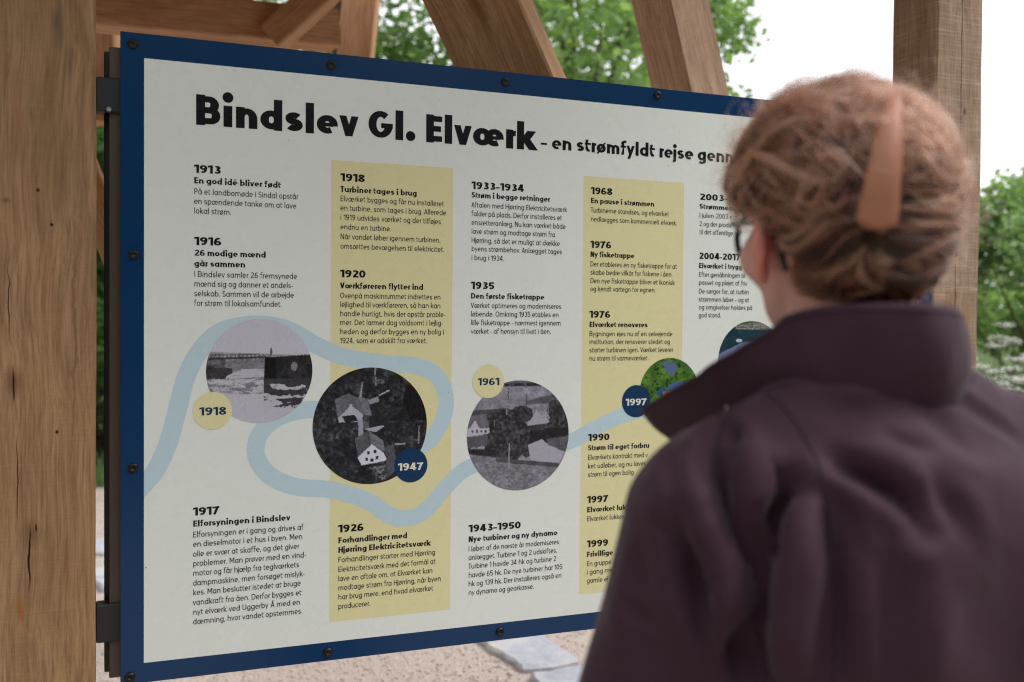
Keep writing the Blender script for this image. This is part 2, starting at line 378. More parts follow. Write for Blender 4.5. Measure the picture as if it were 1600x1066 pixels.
a, b = seen(140, 285, 3.2), seen(200, 440, 3.0); dr = (b-a).normalized()
timber('brace', a-dr*.25, b+dr*.8, .085, .085, M_beam, (1, 0, 0), 'low diagonal brace seen in the gap between post and board')
# roof deck and rafters over the board
def roof():
    mb = MB(); s_a, s_b = -3.4, 1.9
    V = []; 
    z0, z1 = 3.0, 3.6
    for s_, n_, z in ((s_a, .75, z0), (s_b, .75, z0), (s_b, -.7, z1), (s_a, -.7, z1), (s_a, -2.15, z0), (s_b, -2.15, z0)):
        p = BO + BD*s_ + BN*n_; V.append(Vector((p.x, p.y, z)))
    n = len(V); V += [v + Vector((0, 0, .05)) for v in V]
    F = [[0,1,2,3],[3,2,5,4],[6,9,8,7],[9,10,11,8],[0,3,9,6],[3,4,10,9],[1,7,8,2],[2,8,11,5],[0,6,7,1],[4,5,11,10]]
    r_ = mesh('roof', V, F, M_beam); r_.parent = shelter; r_.matrix_local = shelter.matrix_world.inverted()
    r_['label'] = 'pitched board roof over the shelter'
    for s_ in (-2.9, -1.9, -.9, .1, 1.1, 1.75):
        p = BO + BD*s_ + BN*.7; q = BO + BD*s_ + BN*-.7; k = BO + BD*s_ + BN*-2.1
        p.z = z0-.045; q.z = z1-.06; k.z = z0-.045
        timber('rafter', p, q, .08, .10, M_beam, BD); timber('rafter', k, q, .08, .10, M_beam, BD)
    p = BO + BD*(-3.4) + BN*-.1; q = BO + BD*1.9 + BN*-.1; p.z = q.z = 3.1
    timber('beam', p, q, .15, .16, M_beam, (0, 0, 1), 'wall plate above the board')
roof()

# ------------------------------------------------------------------ information board
board = empty('information_board', mat=MBOARD)
tag(board, 'large blue-bordered information board with a timeline, hung between the oak posts', 'information board')
S_L, H_T = bpt(188, 52); H_B = bpt(188, 1069)[1]; S_R = s1 - .012
i_l, i_t = bpt(225, 89); i_b = bpt(222, 1038)[1]
S_L = bpt(188, 533)[0]; i_l = bpt(225, 533)[0]; H_T = (bpt(188, 52)[1] + bpt(1168, 150)[1])/2; i_t = (bpt(225, 89)[1] + bpt(1150, 183)[1])/2
H_B = (bpt(188, 1069)[1] + bpt(928, 985)[1])/2; i_b = (bpt(222, 1038)[1] + bpt(932, 955)[1])/2
i_r = S_R - (i_l - S_L)
def loc(s, h, n): return Vector((s, n*.2 if n < .0045 else n, -h))
def flat(name, pts, n, mat, lab=None):
    o = mesh(name, [loc(s, h, n) for s, h in pts], [list(range(len(pts)))], mat, board)
    if o.data.polygons[0].normal.y < 0: o.data.flip_normals()
    if lab: o['label'] = lab
    return o
mb = MB(); mb.box(((S_L+S_R)/2, -.003, -(H_T+H_B)/2), (S_R-S_L, .006, H_B-H_T), None, .0008); mb.build('panel', P_blue, board)
flat('printed_sheet', [(i_l, i_t), (i_r, i_t), (i_r, i_b), (i_l, i_b)], .0004, P_white)
# frame profiles behind the panel
fz = -.018
for nm, c_, sz in (('frame_rail', (S_L-.004, fz-.014, -(H_T+H_B)/2-.008), (.030, .028, H_B-H_T-.035)), ('frame_rail', (S_R-.01, fz-.014, -(H_T+H_B)/2-.008), (.030, .028, H_B-H_T-.035)),
                   ('frame_rail', ((S_L+S_R)/2, fz-.017, -H_T-.05), (S_R-S_L-.05, .026, .035)), ('frame_rail', ((S_L+S_R)/2, fz-.017, -H_B+.05), (S_R-S_L-.05, .026, .035))):
    mb = MB(); mb.box(c_, sz, None, .0015); mb.build(nm, M_bronze, board)
mb = MB(); mb.box((S_L-.021, fz-.046, -(H_T+H_B)/2-.008), (.012, .034, H_B-H_T-.04), None, .0015); mb.build('edge_profile', M_black, board)
mb = MB(); mb.box(((S_L+S_R)/2, fz-.034, -(H_T+H_B)/2), (S_R-S_L-.05, .004, H_B-H_T-.08)); mb.build('back_plate', M_black, board)
h1 = bpt(168, 146)[1]; h2 = bpt(168, 977)[1]
for hh, t in ((h1, .062), (h2, .070)):
    x0 = s0 - .0005; x1 = S_L + .03
    mb = MB(); mb.box(((x0+x1)/2, fz-.010, -hh), (x1-x0, .036, t), None, .002); mb.build('bracket', M_black, board)
    x0b = S_R-.02; x1b = s1+.0005
    mb = MB(); mb.box(((x0b+x1b)/2, fz-.01, -hh), (x1b-x0b, .03, t), None, .002); mb.build('bracket', M_black, board)
mb = MB(); mb.lathe([(.001, 0), (.005, .001), (.006, .004), (.004, .008)], Matrix.Translation((s0+.022, fz+.008, -h1-.028)) @ Matrix.Rotation(R(-90), 4, 'X'), 12); mb.build('bracket_bolt', M_steel, board)
# button-head screws in the border
scr = None; spots = []
for (u, v) in ((207, 69), (517, 102), (789, 128), (1027, 149), (203, 1058), (512, 1019), (781, 987), (209, 398), (208, 731)): spots.append(bpt(u, v))
st = (spots[0][1]+spots[1][1]+spots[2][1]+spots[3][1])/4; sb = (spots[4][1]+spots[5][1]+spots[6][1])/3
for k in range(4, 6):
    if k*DS < S_R-.02: spots += [(k*DS, spots[3][1]), (k*DS, sb)]
spots.append((3*DS, sb))
Mx = Matrix.Rotation(R(-90), 4, 'X')
for s_, h_ in spots:
    if scr is None:
        mb = MB(); mb.lathe([(.0088, 0), (.0092, .0012), (.0086, .003), (.0066, .0046), (.0042, .0052), (.0040, .0030), (.0006, .0028)], Mx, 18)
        scr = mb.build('screw', M_screw, board, True); scr.location = loc(s_, h_, .0006)
    else:
        c_ = scr.copy(); C.objects.link(c_); c_.parent = board; c_.location = loc(s_, h_, .0006)

# --- flat print: columns, river, discs
def rect_px(tl, tr, bl, br):
    x0 = (bpt(*tl)[0]+bpt(*bl)[0])/2; x1 = (bpt(*tr)[0]+bpt(*br)[0])/2
    y0 = (bpt(*tl)[1]+bpt(*tr)[1])/2; y1 = (bpt(*bl)[1]+bpt(*br)[1])/2
    return [(x0, y0), (x1, y0), (x1, y1), (x0, y1)]
flat('yellow_column', rect_px((518, 251), (708, 262), (514, 973), (703, 952)), .0008, P_yellow)
flat('yellow_column', rect_px((912, 275), (1070, 286), (905, 930), (1060, 912)), .0008, P_yellow)
def catmull(P, n=10, closed=False):
    P = [Vector(p) for p in P]; m = len(P); out = []
    for i in range(m if closed else m-1):
        p0, p1, p2, p3 = (P[i-1], P[i], P[(i+1) % m], P[(i+2) % m]) if closed else (P[max(i-1, 0)], P[i], P[i+1], P[min(i+2, m-1)])
        for k in range(n):
            t = k/n; out.append(.5*((2*p1)+(p2-p0)*t+(2*p0-5*p1+4*p2-p3)*t*t+(3*p1-3*p2+p3-p0)*t**3))
    if not closed: out.append(P[-1])
    return out
riv_px = [(226, 756), (243, 735), (262, 695), (276, 645), (290, 592), (310, 552), (345, 518), (400, 507), (450, 515), (495, 540), (540, 558), (600, 568), (645, 571), (680, 585), (697, 620), (690, 660), (664, 694),
          (615, 700), (560, 665), (520, 645), (484, 640), (440, 650), (408, 675), (400, 708), (418, 740), (460, 760), (520, 766), (575, 783), (600, 800), (626, 810), (662, 800), (700, 758), (732, 731), (800, 705), (850, 698), (888, 691), (925, 672), (968, 651), (1010, 640), (1060, 636)]
rp = [Vector(bpt(*p)) for p in riv_px]; rp.insert(0, Vector((i_l-.03, rp[0].y+.035))); rc = catmull([(p.x, p.y, 0) for p in rp], 8)
V = []; F = []; hw = .0168
for i, p in enumerate(rc):
    t = (rc[min(i+1, len(rc)-1)] - rc[max(i-1, 0)]).normalized(); nn = Vector((-t.y, t.x, 0)); z = .0012 + i*4e-7
    for sg in (-1, 1):
        q = p + nn*hw*sg; V.append(loc(max(q.x, i_l), q.y, z))
    if i: F.append([2*i-2, 2*i-1, 2*i+1, 2*i])
mesh('river_band', V, F, P_river, board)
def disc(name, u, v, rv, n, mat, nseg=64, lab=None):
    s_, h_ = bpt(u, v); r_ = (bpt(u, v+rv)[1]-bpt(u, v-rv)[1])/2
    o = flat(name, [(s_+r_*math.cos(2*math.pi*k/nseg), h_+r_*math.sin(2*math.pi*k/nseg)) for k in range(nseg)], n, mat, lab)
    return s_, h_, r_

# --- the printed photographs, as colour laid on a fine disc
def vnoise(x, y, sc, seed, octv=4):
    out = np.zeros_like(x); amp = 1; tot = 0
    for o in range(octv):
        g = np.random.default_rng(seed+o).random((64, 64)); X = x*sc*2**o + 17.3; Y = y*sc*2**o + 9.1
        xi = np.floor(X).astype(int); yi = np.floor(Y).astype(int); fx = X-xi; fy = Y-yi; fx = fx*fx*(3-2*fx); fy = fy*fy*(3-2*fy)
        a = g[xi % 64, yi % 64]; b = g[(xi+1) % 64, yi % 64]; c = g[xi % 64, (yi+1) % 64]; d = g[(xi+1) % 64, (yi+1) % 64]
        out += amp*((a*(1-fx)+b*fx)*(1-fy)+(c*(1-fx)+d*fx)*fy); tot += amp; amp *= .6
    return out/tot
def inpoly(x, y, P):
    r = np.zeros(x.shape, bool); j = len(P)-1
    for i in range(len(P)):
        xi, yi = P[i]; xj, yj = P[j]
        if yi != yj: r ^= ((yi > y) != (yj > y)) & (x < (xj-xi)*(y-yi)/(yj-yi)+xi)
        j = i
    return r
def seg(x, y, a, b, w):
    ax, ay = a; bx, by = b; L = (bx-ax)**2+(by-ay)**2; t = np.clip(((x-ax)*(bx-ax)+(y-ay)*(by-ay))/L, 0, 1)
    return np.hypot(x-ax-t*(bx-ax), y-ay-t*(by-ay)) < w
def photo(name, u, v, rv, n, fn, crop, lab):
    s_, h_ = bpt(u, v); r_ = (bpt(u, v+rv)[1]-bpt(u, v-rv)[1])/2; NR, NA = 72, 260
    rr = (np.arange(NR+1)/NR)[:, None]; aa = (np.arange(NA)*2*math.pi/NA)[None]
    X = (rr*np.cos(aa)).ravel(); Y = (rr*np.sin(aa)).ravel()
    co_ = np.stack([s_+r_*X, np.full_like(X, n*.2), -(h_+r_*Y)], 1)
    i = np.arange(NR)[:, None]; k = np.arange(NA)[None]; k2 = (k+1) % NA
    F = np.stack([i*NA+k+0*i, (i+1)*NA+k, (i+1)*NA+k2, i*NA+k2+0*i], -1).reshape(-1, 4)[:, ::-1]
    o = mesh(name, co_, F, P_photo, board)
    cx, cy, rx, ry = crop; px = cx+X*rx; py = cy+Y*ry
    col = fn(px, py)
    at_ = o.data.attributes.new('print', 'FLOAT_COLOR', 'POINT'); at_.data.foreach_set('color', np.concatenate([col, np.ones((len(X), 1))], 1).astype(np.float32).ravel())
    o['label'] = lab
def tint(g, t=(.97, .97, 1.1)):
    gr = np.random.default_rng(2).normal(0, 1, g.shape); g = np.clip(g*(1+.035*gr)+.003*gr, 0.006, .72); return np.stack([g*t[0], g*t[1], np.clip(g*t[2], 0, 1)], -1)
def dam(x, y):      # crop coordinates of a 1066 px square
    g = np.full(x.shape, .56); n1 = vnoise(x, y, .02, 1); n2 = vnoise(x, y*3, .012, 5)
    m = (y > 350+ (x-60)*.04) & (y < 405); g = np.where(m, .30+.3*(n1-.5), g)
    m = (y > 400) & (y < 600) & (x < 570); g = np.where(m, .10+.25*(n1-.5)+.12*(x > 200), g)
    m = (y > 500) & (y < 600) & (x < 260); g = np.where(m, .03+.04*n1, g)
    m = inpoly(x, y, [(210, 570), (350, 510), (560, 508), (550, 585), (200, 600)]); g = np.where(m, .50-.12*(n2 > .56), g)
    m = seg(x, y, (60, 415), (560, 400), 7) | seg(x, y, (60, 380), (500, 372), 3); g = np.where(m, .03, g)
    for px in range(70, 560, 36): g = np.where(seg(x, y, (px, 378), (px, 415), 4), .06, g)
    m = inpoly(x, y, [(555, 405), (1000, 375), (1000, 760), (545, 620)]); g = np.where(m, .022+.05*np.clip(n1-.42, 0, 1), g)
    g = np.where((y > 400) & (y < 600) & (x > 555) & (x < 660), .012, g)
    g = np.where(((x-825)/30)**2+((y-490)/42)**2 < 1, .22, g)
    g = np.where(((x-612)/12)**2+((y-350)/38)**2 < 1, .10, g)
    m = (y > 600) & (x < 560); g = np.where(m, .47-.25*(n2 > .60)*(y < 740), g)
    m = (y > 600+0*x) & (x >= 545); w = np.clip((y-640)/260, 0, 1); g = np.where(m, np.where(n2 > .62-.28*w, .5, .05), g)
    g = np.where((y > 880), .52, g); g = np.where((y > 740) & (x < 545), .53, g)
    g = g*(1+1.1*(vnoise(x, y*2, .05, 14, 3)-.5)*(g < .5)); return tint(g, (.98, .97, 1.14))
def aerial(x, y):
    n1 = vnoise(x, y, .045, 11, 3); n2 = vnoise(x, y, .010, 21)
    g = .020+.22*np.clip(n1-.42, 0, 1)*np.clip(n2*2.4-.6, .1, 1.4)+.03*np.clip(n2-.5, 0, 1)
    g = np.where(inpoly(x, y, [(790, 200), (980, 260), (980, 520), (820, 480), (760, 330)]), .012, g)
    def P(pts, c): 
        nonlocal g; g = np.where(inpoly(x, y, pts), c, g)
    P([(215, 310), (325, 262), (345, 370), (240, 465)], .15); P([(325, 262), (430, 320), (508, 455), (440, 440), (345, 370)], .13)
    P([(240, 465), (345, 362), (440, 440), (430, 500), (250, 500)], .46); P([(355, 255), (430, 170), (425, 290)], .07); P([(410, 290), (430, 165), (436, 170), (425, 300)], .36)
    P([(400, 290), (480, 315), (508, 450), (455, 440)], .20); P([(330, 350), (352, 350), (352, 420), (332, 420)], .5)
    P([(478, 322), (560, 292), (570, 335), (492, 358)], .30); g = np.where(seg(x, y, (565, 285), (648, 245), 4), .5, g)
    P([(400, 480), (436, 480), (444, 600), (405, 640)], .36); P([(436, 500), (480, 500), (490, 560), (450, 560)], .16)
    P([(445, 560), (600, 535), (610, 545), (540, 590)], .42); P([(375, 640), (480, 570), (505, 690), (400, 790)], .12); P([(480, 570), (600, 660), (620, 760), (505, 690)], .20)
    P([(400, 795), (510, 690), (610, 765), (632, 830), (430, 860)], .72); g = np.where(inpoly(x, y, [(270, 450), (370, 440), (400, 490), (300, 505)]), .02, g)
    for (wx, wy) in ((485, 758), (537, 750), (470, 815), (553, 803), (512, 820)): g = np.where((abs(x-wx) < 12) & (abs(y-wy) < 13), .03, g)
    P([(490, 880), (620, 870), (640, 985), (590, 990)], .2); g = np.where(inpoly(x, y, [(490, 880), (620, 870), (640, 985), (590, 990)]) & (vnoise(x, y, .09, 3, 1) > .5), .05, g)
    P([(620, 720), (690, 705), (720, 900), (640, 980)], .09); P([(700, 690), (790, 690), (785, 702), (700, 702)], .4)
    for a_, b_ in (((898, 550), (895, 695)), ((533, 55), (540, 200))): g = np.where(seg(x, y, a_, b_, 4), .34, g)
    g = np.where((((x-560)/50)**2+((y-172)/22)**2 < 1) & (n1 > .5), .14, g)
    g = np.where((((x-560)/50)**2+((y-172)/22)**2 < 1) & (n1 > .5), .14, g)
    g = g*(1+(1.0*(vnoise(x, y, .09, 15, 3)-.5)+.9*(vnoise(x, y, .016, 16, 3)-.5))*(g < .28)); return tint(g, (.9, .93, 1.12))
def farm(x, y):
    n1 = vnoise(x, y, .03, 31); n2 = vnoise(x, y*3, .012, 41); n3 = vnoise(x, y, .05, 51)
    g = .30+.14*(n2-.5)
    g = np.where(y < 80, .13+.06*(n1-.5), g); g = np.where((y < 78) & (y > 50) & (x > 370) & (n1 > .42), .03, g)
    g = np.where((y > 180+(x-200)*-.02) & (y < 300), .26+.2*(n2-.5), g)
    g = np.where(inpoly(x, y, [(560, 215), (680, 180), (830, 150), (830, 240), (560, 240)]), .10+.1*(n1-.5), g)
    g = np.where(inpoly(x, y, [(80, 285), (400, 270), (420, 330), (80, 340)]), .05+.05*n1, g)
    tr = np.zeros(x.shape, bool)
    for (cx, cy, rx, ry) in ((300, 400, 110, 100), (390, 340, 90, 60), (520, 330, 100, 80), (430, 560, 160, 175), (330, 620, 130, 110), (480, 480, 110, 100), (840, 300, 100, 100), (850, 440, 110, 110), (250, 520, 70, 80), (560, 600, 60, 120)):
        tr |= ((x-cx)/rx)**2+((y-cy)/ry)**2 < 1+.5*(n1-.5)
    g = np.where(tr, .026+.22*np.clip(n3-.42, 0, 1)+.05*np.clip(n1-.5, 0, 1), g)
    g = np.where((y > 460) & (y < 600) & (x > 590), .02+.05*np.clip(n1-.5, 0, 1), g)
    def P(pts, c):
        nonlocal g; g = np.where(inpoly(x, y, pts), c, g)
    P([(575, 610), (700, 560), (740, 600), (900, 690), (850, 800), (600, 745)], .42); P([(740, 560), (940, 540), (920, 690), (760, 620)], .12)
    P([(40, 500), (60, 440), (240, 440), (240, 490), (50, 515)], .52); P([(75, 330), (210, 320), (242, 445), (155, 445), (118, 370), (70, 445), (50, 440)], .15); P([(75, 445), (118, 372), (158, 445)], .52)
    for wx in (98, 135, 172, 208): g = np.where((abs(x-wx) < 8) & (abs(y-472) < 12), .03, g)
    P([(570, 410), (600, 380), (745, 370), (765, 412), (570, 435)], .40); P([(600, 385), (650, 290), (695, 375)], .40); P([(575, 435), (740, 420), (720, 480), (590, 480)], .05)
    P([(50, 520), (230, 500), (220, 600), (60, 620)], .10); g = np.where((y > 620+(x-60)*.08) & (y < 690+(x-60)*.08) & (x < 300), .03, g)
    m = y > 670+(x-60)*.165; g = np.where(m, .22+.30*(vnoise(x, y*1.5, .045, 61)-.5)+.05*(n1-.5), g)
    g = np.where((y > 715+(x-300)*.13) & (y < 750+(x-300)*.14) & (x > 300), .06+.06*n1, g)
    for a_, b_, c_ in (((413, 590), (410, 800), .40), ((400, 95), (400, 175), .04), ((560, 150), (560, 250), .05), ((388, 270), (388, 330), .3), ((752, 240), (752, 370), .22), ((283, 380), (283, 430), .2)):
        g = np.where(seg(x, y, a_, b_, 4), c_, g)
    g = g*(1+(.8*(vnoise(x, y, .09, 17, 3)-.5)+.7*(vnoise(x, y, .014, 18, 3)-.5))*(g < .35)); return tint(g, (.93, .92, 1.12))
def colour1(x, y):
    n1 = vnoise(x, y, .02, 71); n2 = vnoise(x, y, .05, 81)
    c = np.stack([.04+.16*(n1-.3), .12+.28*(n1-.3), .02+.02*n1], -1); c[n2 < .4] *= .3
    m = inpoly(x, y, [(370, 380), (480, 390), (510, 440), (450, 500), (400, 450)]); c[m] = (.10, .15, .28)
    m = inpoly(x, y, [(420, 580), (480, 540), (700, 560), (600, 700), (400, 650)]); c[m] = (.07, .13, .30)
    m = inpoly(x, y, [(330, 620), (370, 575), (420, 620), (420, 660), (330, 650)]); c[m] = (.02, .10, .22)
    m = inpoly(x, y, [(380, 620), (460, 612), (460, 720), (380, 720)]); c[m] = (.55, .17, .08)
    return np.clip(c, .005, 1)
def colour2(x, y):
    n1 = vnoise(x, y, .02, 91); c = np.stack([.004+.02*n1, .02+.05*n1, .035+.06*n1], -1)
    m = y < 90; c[m] = (.05, .10, .06)
    m = inpoly(x, y, [(930, 100), (1150, 60), (1300, 90), (1300, 130), (940, 130)]); c[m] = (.35, .36, .32)
    g_ = m & ((np.mod(x, 14) < 4) | (np.mod(y, 14) < 4)); c[g_] = (.05, .06, .06)
    m = ((x-970)/28)**2+((y-215)/14)**2 < 1; c[m] = (.5, .55, .6)
    m = inpoly(x, y, [(790, 320), (1000, 230), (1300, 200), (1300, 400), (790, 380)]); c[m] = (.16, .20, .36)
    return c
photo('printed_photograph', 406.5, 580, 81.5, .0017, dam, (512, 530, 483, 483), 'old black and white photograph of a dam and footbridge')
photo('printed_photograph', 579.5, 665.5, 91, .0020, aerial, (503, 536, 460, 484), 'old black and white aerial photograph of white houses')
photo('printed_photograph', 810.5, 680.5, 85.8, .0017, farm, (495, 520, 445, 495), 'old black and white photograph of a farm by a stream')
photo('printed_photograph', 1046, 612.5, 53, .0017, colour1, (437, 622, 249, 269), 'colour photograph of trees and a red-roofed house')
photo('printed_photograph', 1174, 563, 61, .0017, colour2, (1086, 371, 300, 310), 'colour photograph of dark water and a railing')

# ------------------------------------------------------------------ stroke lettering
def ell(cx, cy, rx, ry, a0, a1, n=None):
    n = n or max(5, int(abs(a1-a0)/15)); return [(cx+rx*math.cos(R(a0+(a1-a0)*i/n)), cy+ry*math.sin(R(a0+(a1-a0)*i/n))) for i in range(n+1)]
XH, ASC, DSC = .70, 1.04, -.27
def glyph(ch, w):
    """strokes of one letter: ('s', points) centre line, ('c', points) closed centre line, ('q', polygon) filled; returns (strokes, width). Cap height 1."""
    h = w/2; B = .52+.75*w; rx = (B-w)/2; ry = (XH+.02-w)/2; cy = XH/2; out = []
    def s(*p): out.append(('s', list(p)))
    def c(p): out.append(('c', p))
    def dot(x, y, k=.62): out.append(('q', ell(x, y, w*k, w*k, 0, 345, 23)))
    def dg(x0, y0, x1, y1, ww=None):
        ww = ww or w; g = ww*math.sqrt(1+((x1-x0)/(y1-y0))**2)/2; out.append(('q', [(x0-g, y0), (x0+g, y0), (x1+g, y1), (x1-g, y1)]))
    def bowl(x0=0): c(ell(x0+B/2, cy, rx, ry, 0, 345, 23))
    def arch(x0, W_, y0=0):
        r_ = (W_-w)/2; yb = XH-h-min(r_*1.05, .3); out.append(('s', [(x0+h, yb-.05)] + ell(x0+W_/2, yb, r_, XH-h+.01-yb, 180, 0, 12) + [(x0+W_-h, 0)]))
    def sc(W_, H_, y0=0):   # the letter s, in a box W_ x H_
        r1 = (W_-w)/2; q = (H_+.02-w)/4; yt = y0+H_+.01-h-q; yb = y0-.01+h+q
        p = ell(W_/2, yt, r1*.95, q, 28, 180, 10) + ell(W_/2, yt, r1*.95, q, 195, 262, 4)
        p += ell(W_/2, yb, r1, q, 82, -0, 5) + ell(W_/2, yb, r1, q, -15, -155, 10)
        out.append(('s', p))
    if ch == ' ': return out, .20+.1*w
    if ch == 'l': s((h, 0), (h, ASC)); return out, w
    if ch == 'i': s((h, 0), (h, XH)); dot(h, XH+.10+w*.62); return out, w
    if ch == 'j': out.append(('s', [(h, XH), (h, -.1)] + ell(-.06, -.1, h+.06, .17-h*.5, 0, -80, 5))); dot(h, XH+.10+w*.62); return out, w
    if ch in 'oø':
        bowl()
        if ch == 'ø': dg(.06, -.07, B-.06, XH+.07, w*.55)
        return out, B
    if ch in 'aå': bowl(); s((B-h, 0), (B-h, XH)); 
    if ch == 'å': c(ell(B/2, XH+.19, .085+h*.2, .085+h*.2, 0, 330, 11)); out[-1] = ('r', out[-1][1], min(w*.6, .1))
    if ch in 'aå': return out, B
    if ch in 'bp': bowl(); s((h, 0 if ch == 'b' else DSC), (h, ASC if ch == 'b' else XH)); return out, B
    if ch in 'dq': bowl(); s((B-h, 0 if ch == 'd' else DSC), (B-h, ASC if ch == 'd' else XH)); return out, B
    if ch == 'g': bowl(); out.append(('s', [(B-h, XH), (B-h, -.04)] + ell(B/2, -.04, rx, .24-h, 0, -150, 9))); return out, B
    def e_(x0=0):
        out.append(('r', [(x0+h, cy-.01), (x0+B-h*1.02, cy-.01)], w*(.9 if w < .2 else .62))); out.append(('s', [(x0+B-h, cy-.02+w*-.1)] + ell(x0+B/2, cy, rx, ry, 0, 305, 20)))
    if ch in 'eé':
        e_()
        if ch == 'é': dg(B*.45, XH+.10, B*.62, XH+.30, w*.8)
        return out, B
    if ch == 'æ':
        e_(B-w*.9); bowl(); return out, 2*B-w*.9
    if ch == 'c': s(*ell(B/2, cy, rx, ry, 48, 312, 18)); return out, B*.92
    if ch == 'n': arch(0, B*.96); s((h, 0), (h, XH)); return out, B*.96
    if ch == 'h': arch(0, B*.96); s((h, 0), (h, ASC)); return out, B*.96
    if ch == 'm': W1 = B*.88; arch(0, W1); arch(W1-w, W1); s((h, 0), (h, XH)); return out, 2*W1-w
    if ch == 'u':
        W_ = B*.96; r_ = (W_-w)/2; yb = h+min(r_*1.05, .3); out.append(('s', [(h, XH)] + ell(W_/2, yb, r_, yb-h+.01, 180, 360, 12) + [(W_-h, yb+.05)])); s((W_-h, 0), (W_-h, XH)); return out, W_
    if ch == 'r': out.append(('s', [(h, XH-.32)] + ell(.20+h, XH-.26, .20, .26-h+.01, 180, 78, 7))); s((h, 0), (h, XH)); return out, .24+h*.9
    if ch == 's': sc(.40+.7*w, XH); return out, .40+.7*w
    if ch == 't': x = .10+h*.6; out.append(('s', [(x, XH+.2), (x, .16)] + ell(x+.15, .18, .15, .18-h+.01, 180, 290, 6))); out.append(('r', [(0, XH-w*.42), (.34+w*.45, XH-w*.42)], w*.84)); return out, .34+w*.45
    if ch == 'f': x = .10+h*.6; out.append(('s', [(x, 0), (x, ASC-.17)] + ell(x+.21, ASC-.20, .21, .20-h+.05, 180, 66, 7))); out.append(('r', [(0, XH-w*.42), (.34+w*.4, XH-w*.42)], w*.84)); return out, .36+w*.4
    if ch == 'k': s((h, 0), (h, ASC)); a = w*1.0; dg(w*.95, XH*.40, .34+w*.9, XH, a); dg(.36+w*1.1, 0, w*1.25, XH*.56, a); return out, .42+w*1.1
    if ch == 'v': W_ = .48+.75*w; g = w*.46; dg(W_/2, 0, g, XH, w*.84); dg(W_/2, 0, W_-g, XH, w*.84); return out, W_
    if ch == 'y': W_ = .48+.75*w; g = w*.46; dg(W_/2, 0, g, XH, w*.84); dg(W_/2-.14, DSC, W_-g, XH, w*.84); return out, W_
    if ch == 'z': W_ = .42+.5*w; s((0, XH-h), (W_, XH-h)); s((0, h), (W_, h)); dg(w*.7, h, W_-w*.7, XH-h); return out, W_
    if ch == '.': dot(w*.62, w*.6, .62); return out, w*1.24
    if ch == ',': dot(w*.62, w*.6, .62); dg(w*.35, -w*.9, w*.8, w*.5, w*.8); return out, w*1.24
    if ch == '-': out.append(('r', [(0, .32), (.26+.2*w, .32)], w*.85)); return out, .26+.2*w
    if ch == '–': out.append(('r', [(0, .34), (.46, .34)], w*.85)); return out, .46
    # capitals
    if ch in 'EF':
        W_ = .46+.5*w; s((h, 0), (h, 1))
        for y_, k in ((1-h, 1), (.5, .93)) + (((h, 1),) if ch == 'E' else ()): s((w*.5, y_), (W_*k, y_))
        return out, W_
    if ch == 'B':
        W_ = .58+.7*w; s((h, 0), (h, 1)); r1 = (.5-w*.5)/2
        for yc, r_, k in ((1-h-(.5-h)/2, (.5-h)/2, .94), (h+(.5-h)/2+.0, (.5-h)/2+.0, 1)):
            xe = W_*k-h-r_; out.append(('s', [(h, yc+r_), (xe, yc+r_)] + ell(xe, yc, r_, r_, 90, -90, 10) + [(h, yc-r_)]))
        return out, W_
    if ch == 'P':
        W_ = .52+.5*w; s((h, 0), (h, 1)); yc = 1-h-.25; r_ = .25; xe = W_-h-r_
        out.append(('s', [(h, yc+r_), (xe, yc+r_)] + ell(xe, yc, r_, r_, 90, -90, 10) + [(h, yc-r_)])); return out, W_
    if ch == 'D':
        W_ = .64+.5*w; s((h, 0), (h, 1)); xe = W_*.45; out.append(('s', [(h, 1-h), (xe, 1-h)] + ell(xe, .5, W_-h-xe, .5-h, 90, -90, 14) + [(h, h)])); return out, W_
    if ch in 'OG':
        W_ = .74+.5*w; r_ = (W_-w)/2
        if ch == 'O': c(ell(W_/2, .5, r_, .51-h, 0, 345, 23))
        else: out.append(('s', ell(W_/2, .5, r_, .51-h, 48, 345, 22) + [(W_-h, .47)])); out.append(('r', [(W_*.52, .46), (W_, .46)], w*.85))
        return out, W_
    if ch == 'S': sc(.50+.5*w, 1); return out, .50+.5*w
    if ch in 'AÅ':
        W_ = .62+.6*w; g = w*.54; dg(g, 0, W_/2, 1); dg(W_-g, 0, W_/2, 1); out.append(('r', [(W_*.22, .27), (W_*.78, .27)], w*.85))
        if ch == 'Å': out.append(('r', ell(W_/2, 1.15, .085, .085, 0, 360, 12), min(w*.6, .09)))
        return out, W_
    if ch == 'V': W_ = .62+.6*w; g = w*.54; dg(W_/2, 0, g, 1); dg(W_/2, 0, W_-g, 1); return out, W_
    if ch == 'H': W_ = .60+.5*w; s((h, 0), (h, 1)); s((W_-h, 0), (W_-h, 1)); s((h, .5), (W_-h, .5)); return out, W_
    if ch == 'N': W_ = .60+.5*w; s((h, 0), (h, 1)); s((W_-h, 0), (W_-h, 1)); dg(W_-w*.75, 0, w*.75, 1); return out, W_
    if ch == 'M': W_ = .74+.6*w; s((h, 0), (h, 1)); s((W_-h, 0), (W_-h, 1)); dg(W_/2, .25, w*.7, 1); dg(W_/2, .25, W_-w*.7, 1); return out, W_
    if ch == 'T': W_ = .54+.4*w; s((W_/2, 0), (W_/2, 1)); s((0, 1-h), (W_, 1-h)); return out, W_
    if ch == 'I': s((h, 0), (h, 1)); return out, w
    if ch == 'U': W_ = .60+.5*w; r_ = (W_-w)/2; out.append(('s', [(h, 1), (h, .32)] + ell(W_/2, .32, r_, .33-h, 180, 360, 14) + [(W_-h, 1)])); return out, W_
    # digits
    D = .46+1.15*w; r_ = (D-w)/2
    if ch == '1': x = .20+w*1.15; s((x-h, 0), (x-h, 1)); out.append(('q', [(0, .70), (0, .70+w*.95), (x-w*.6, 1), (x-w*.2, .78+w*.3)])); return out, x
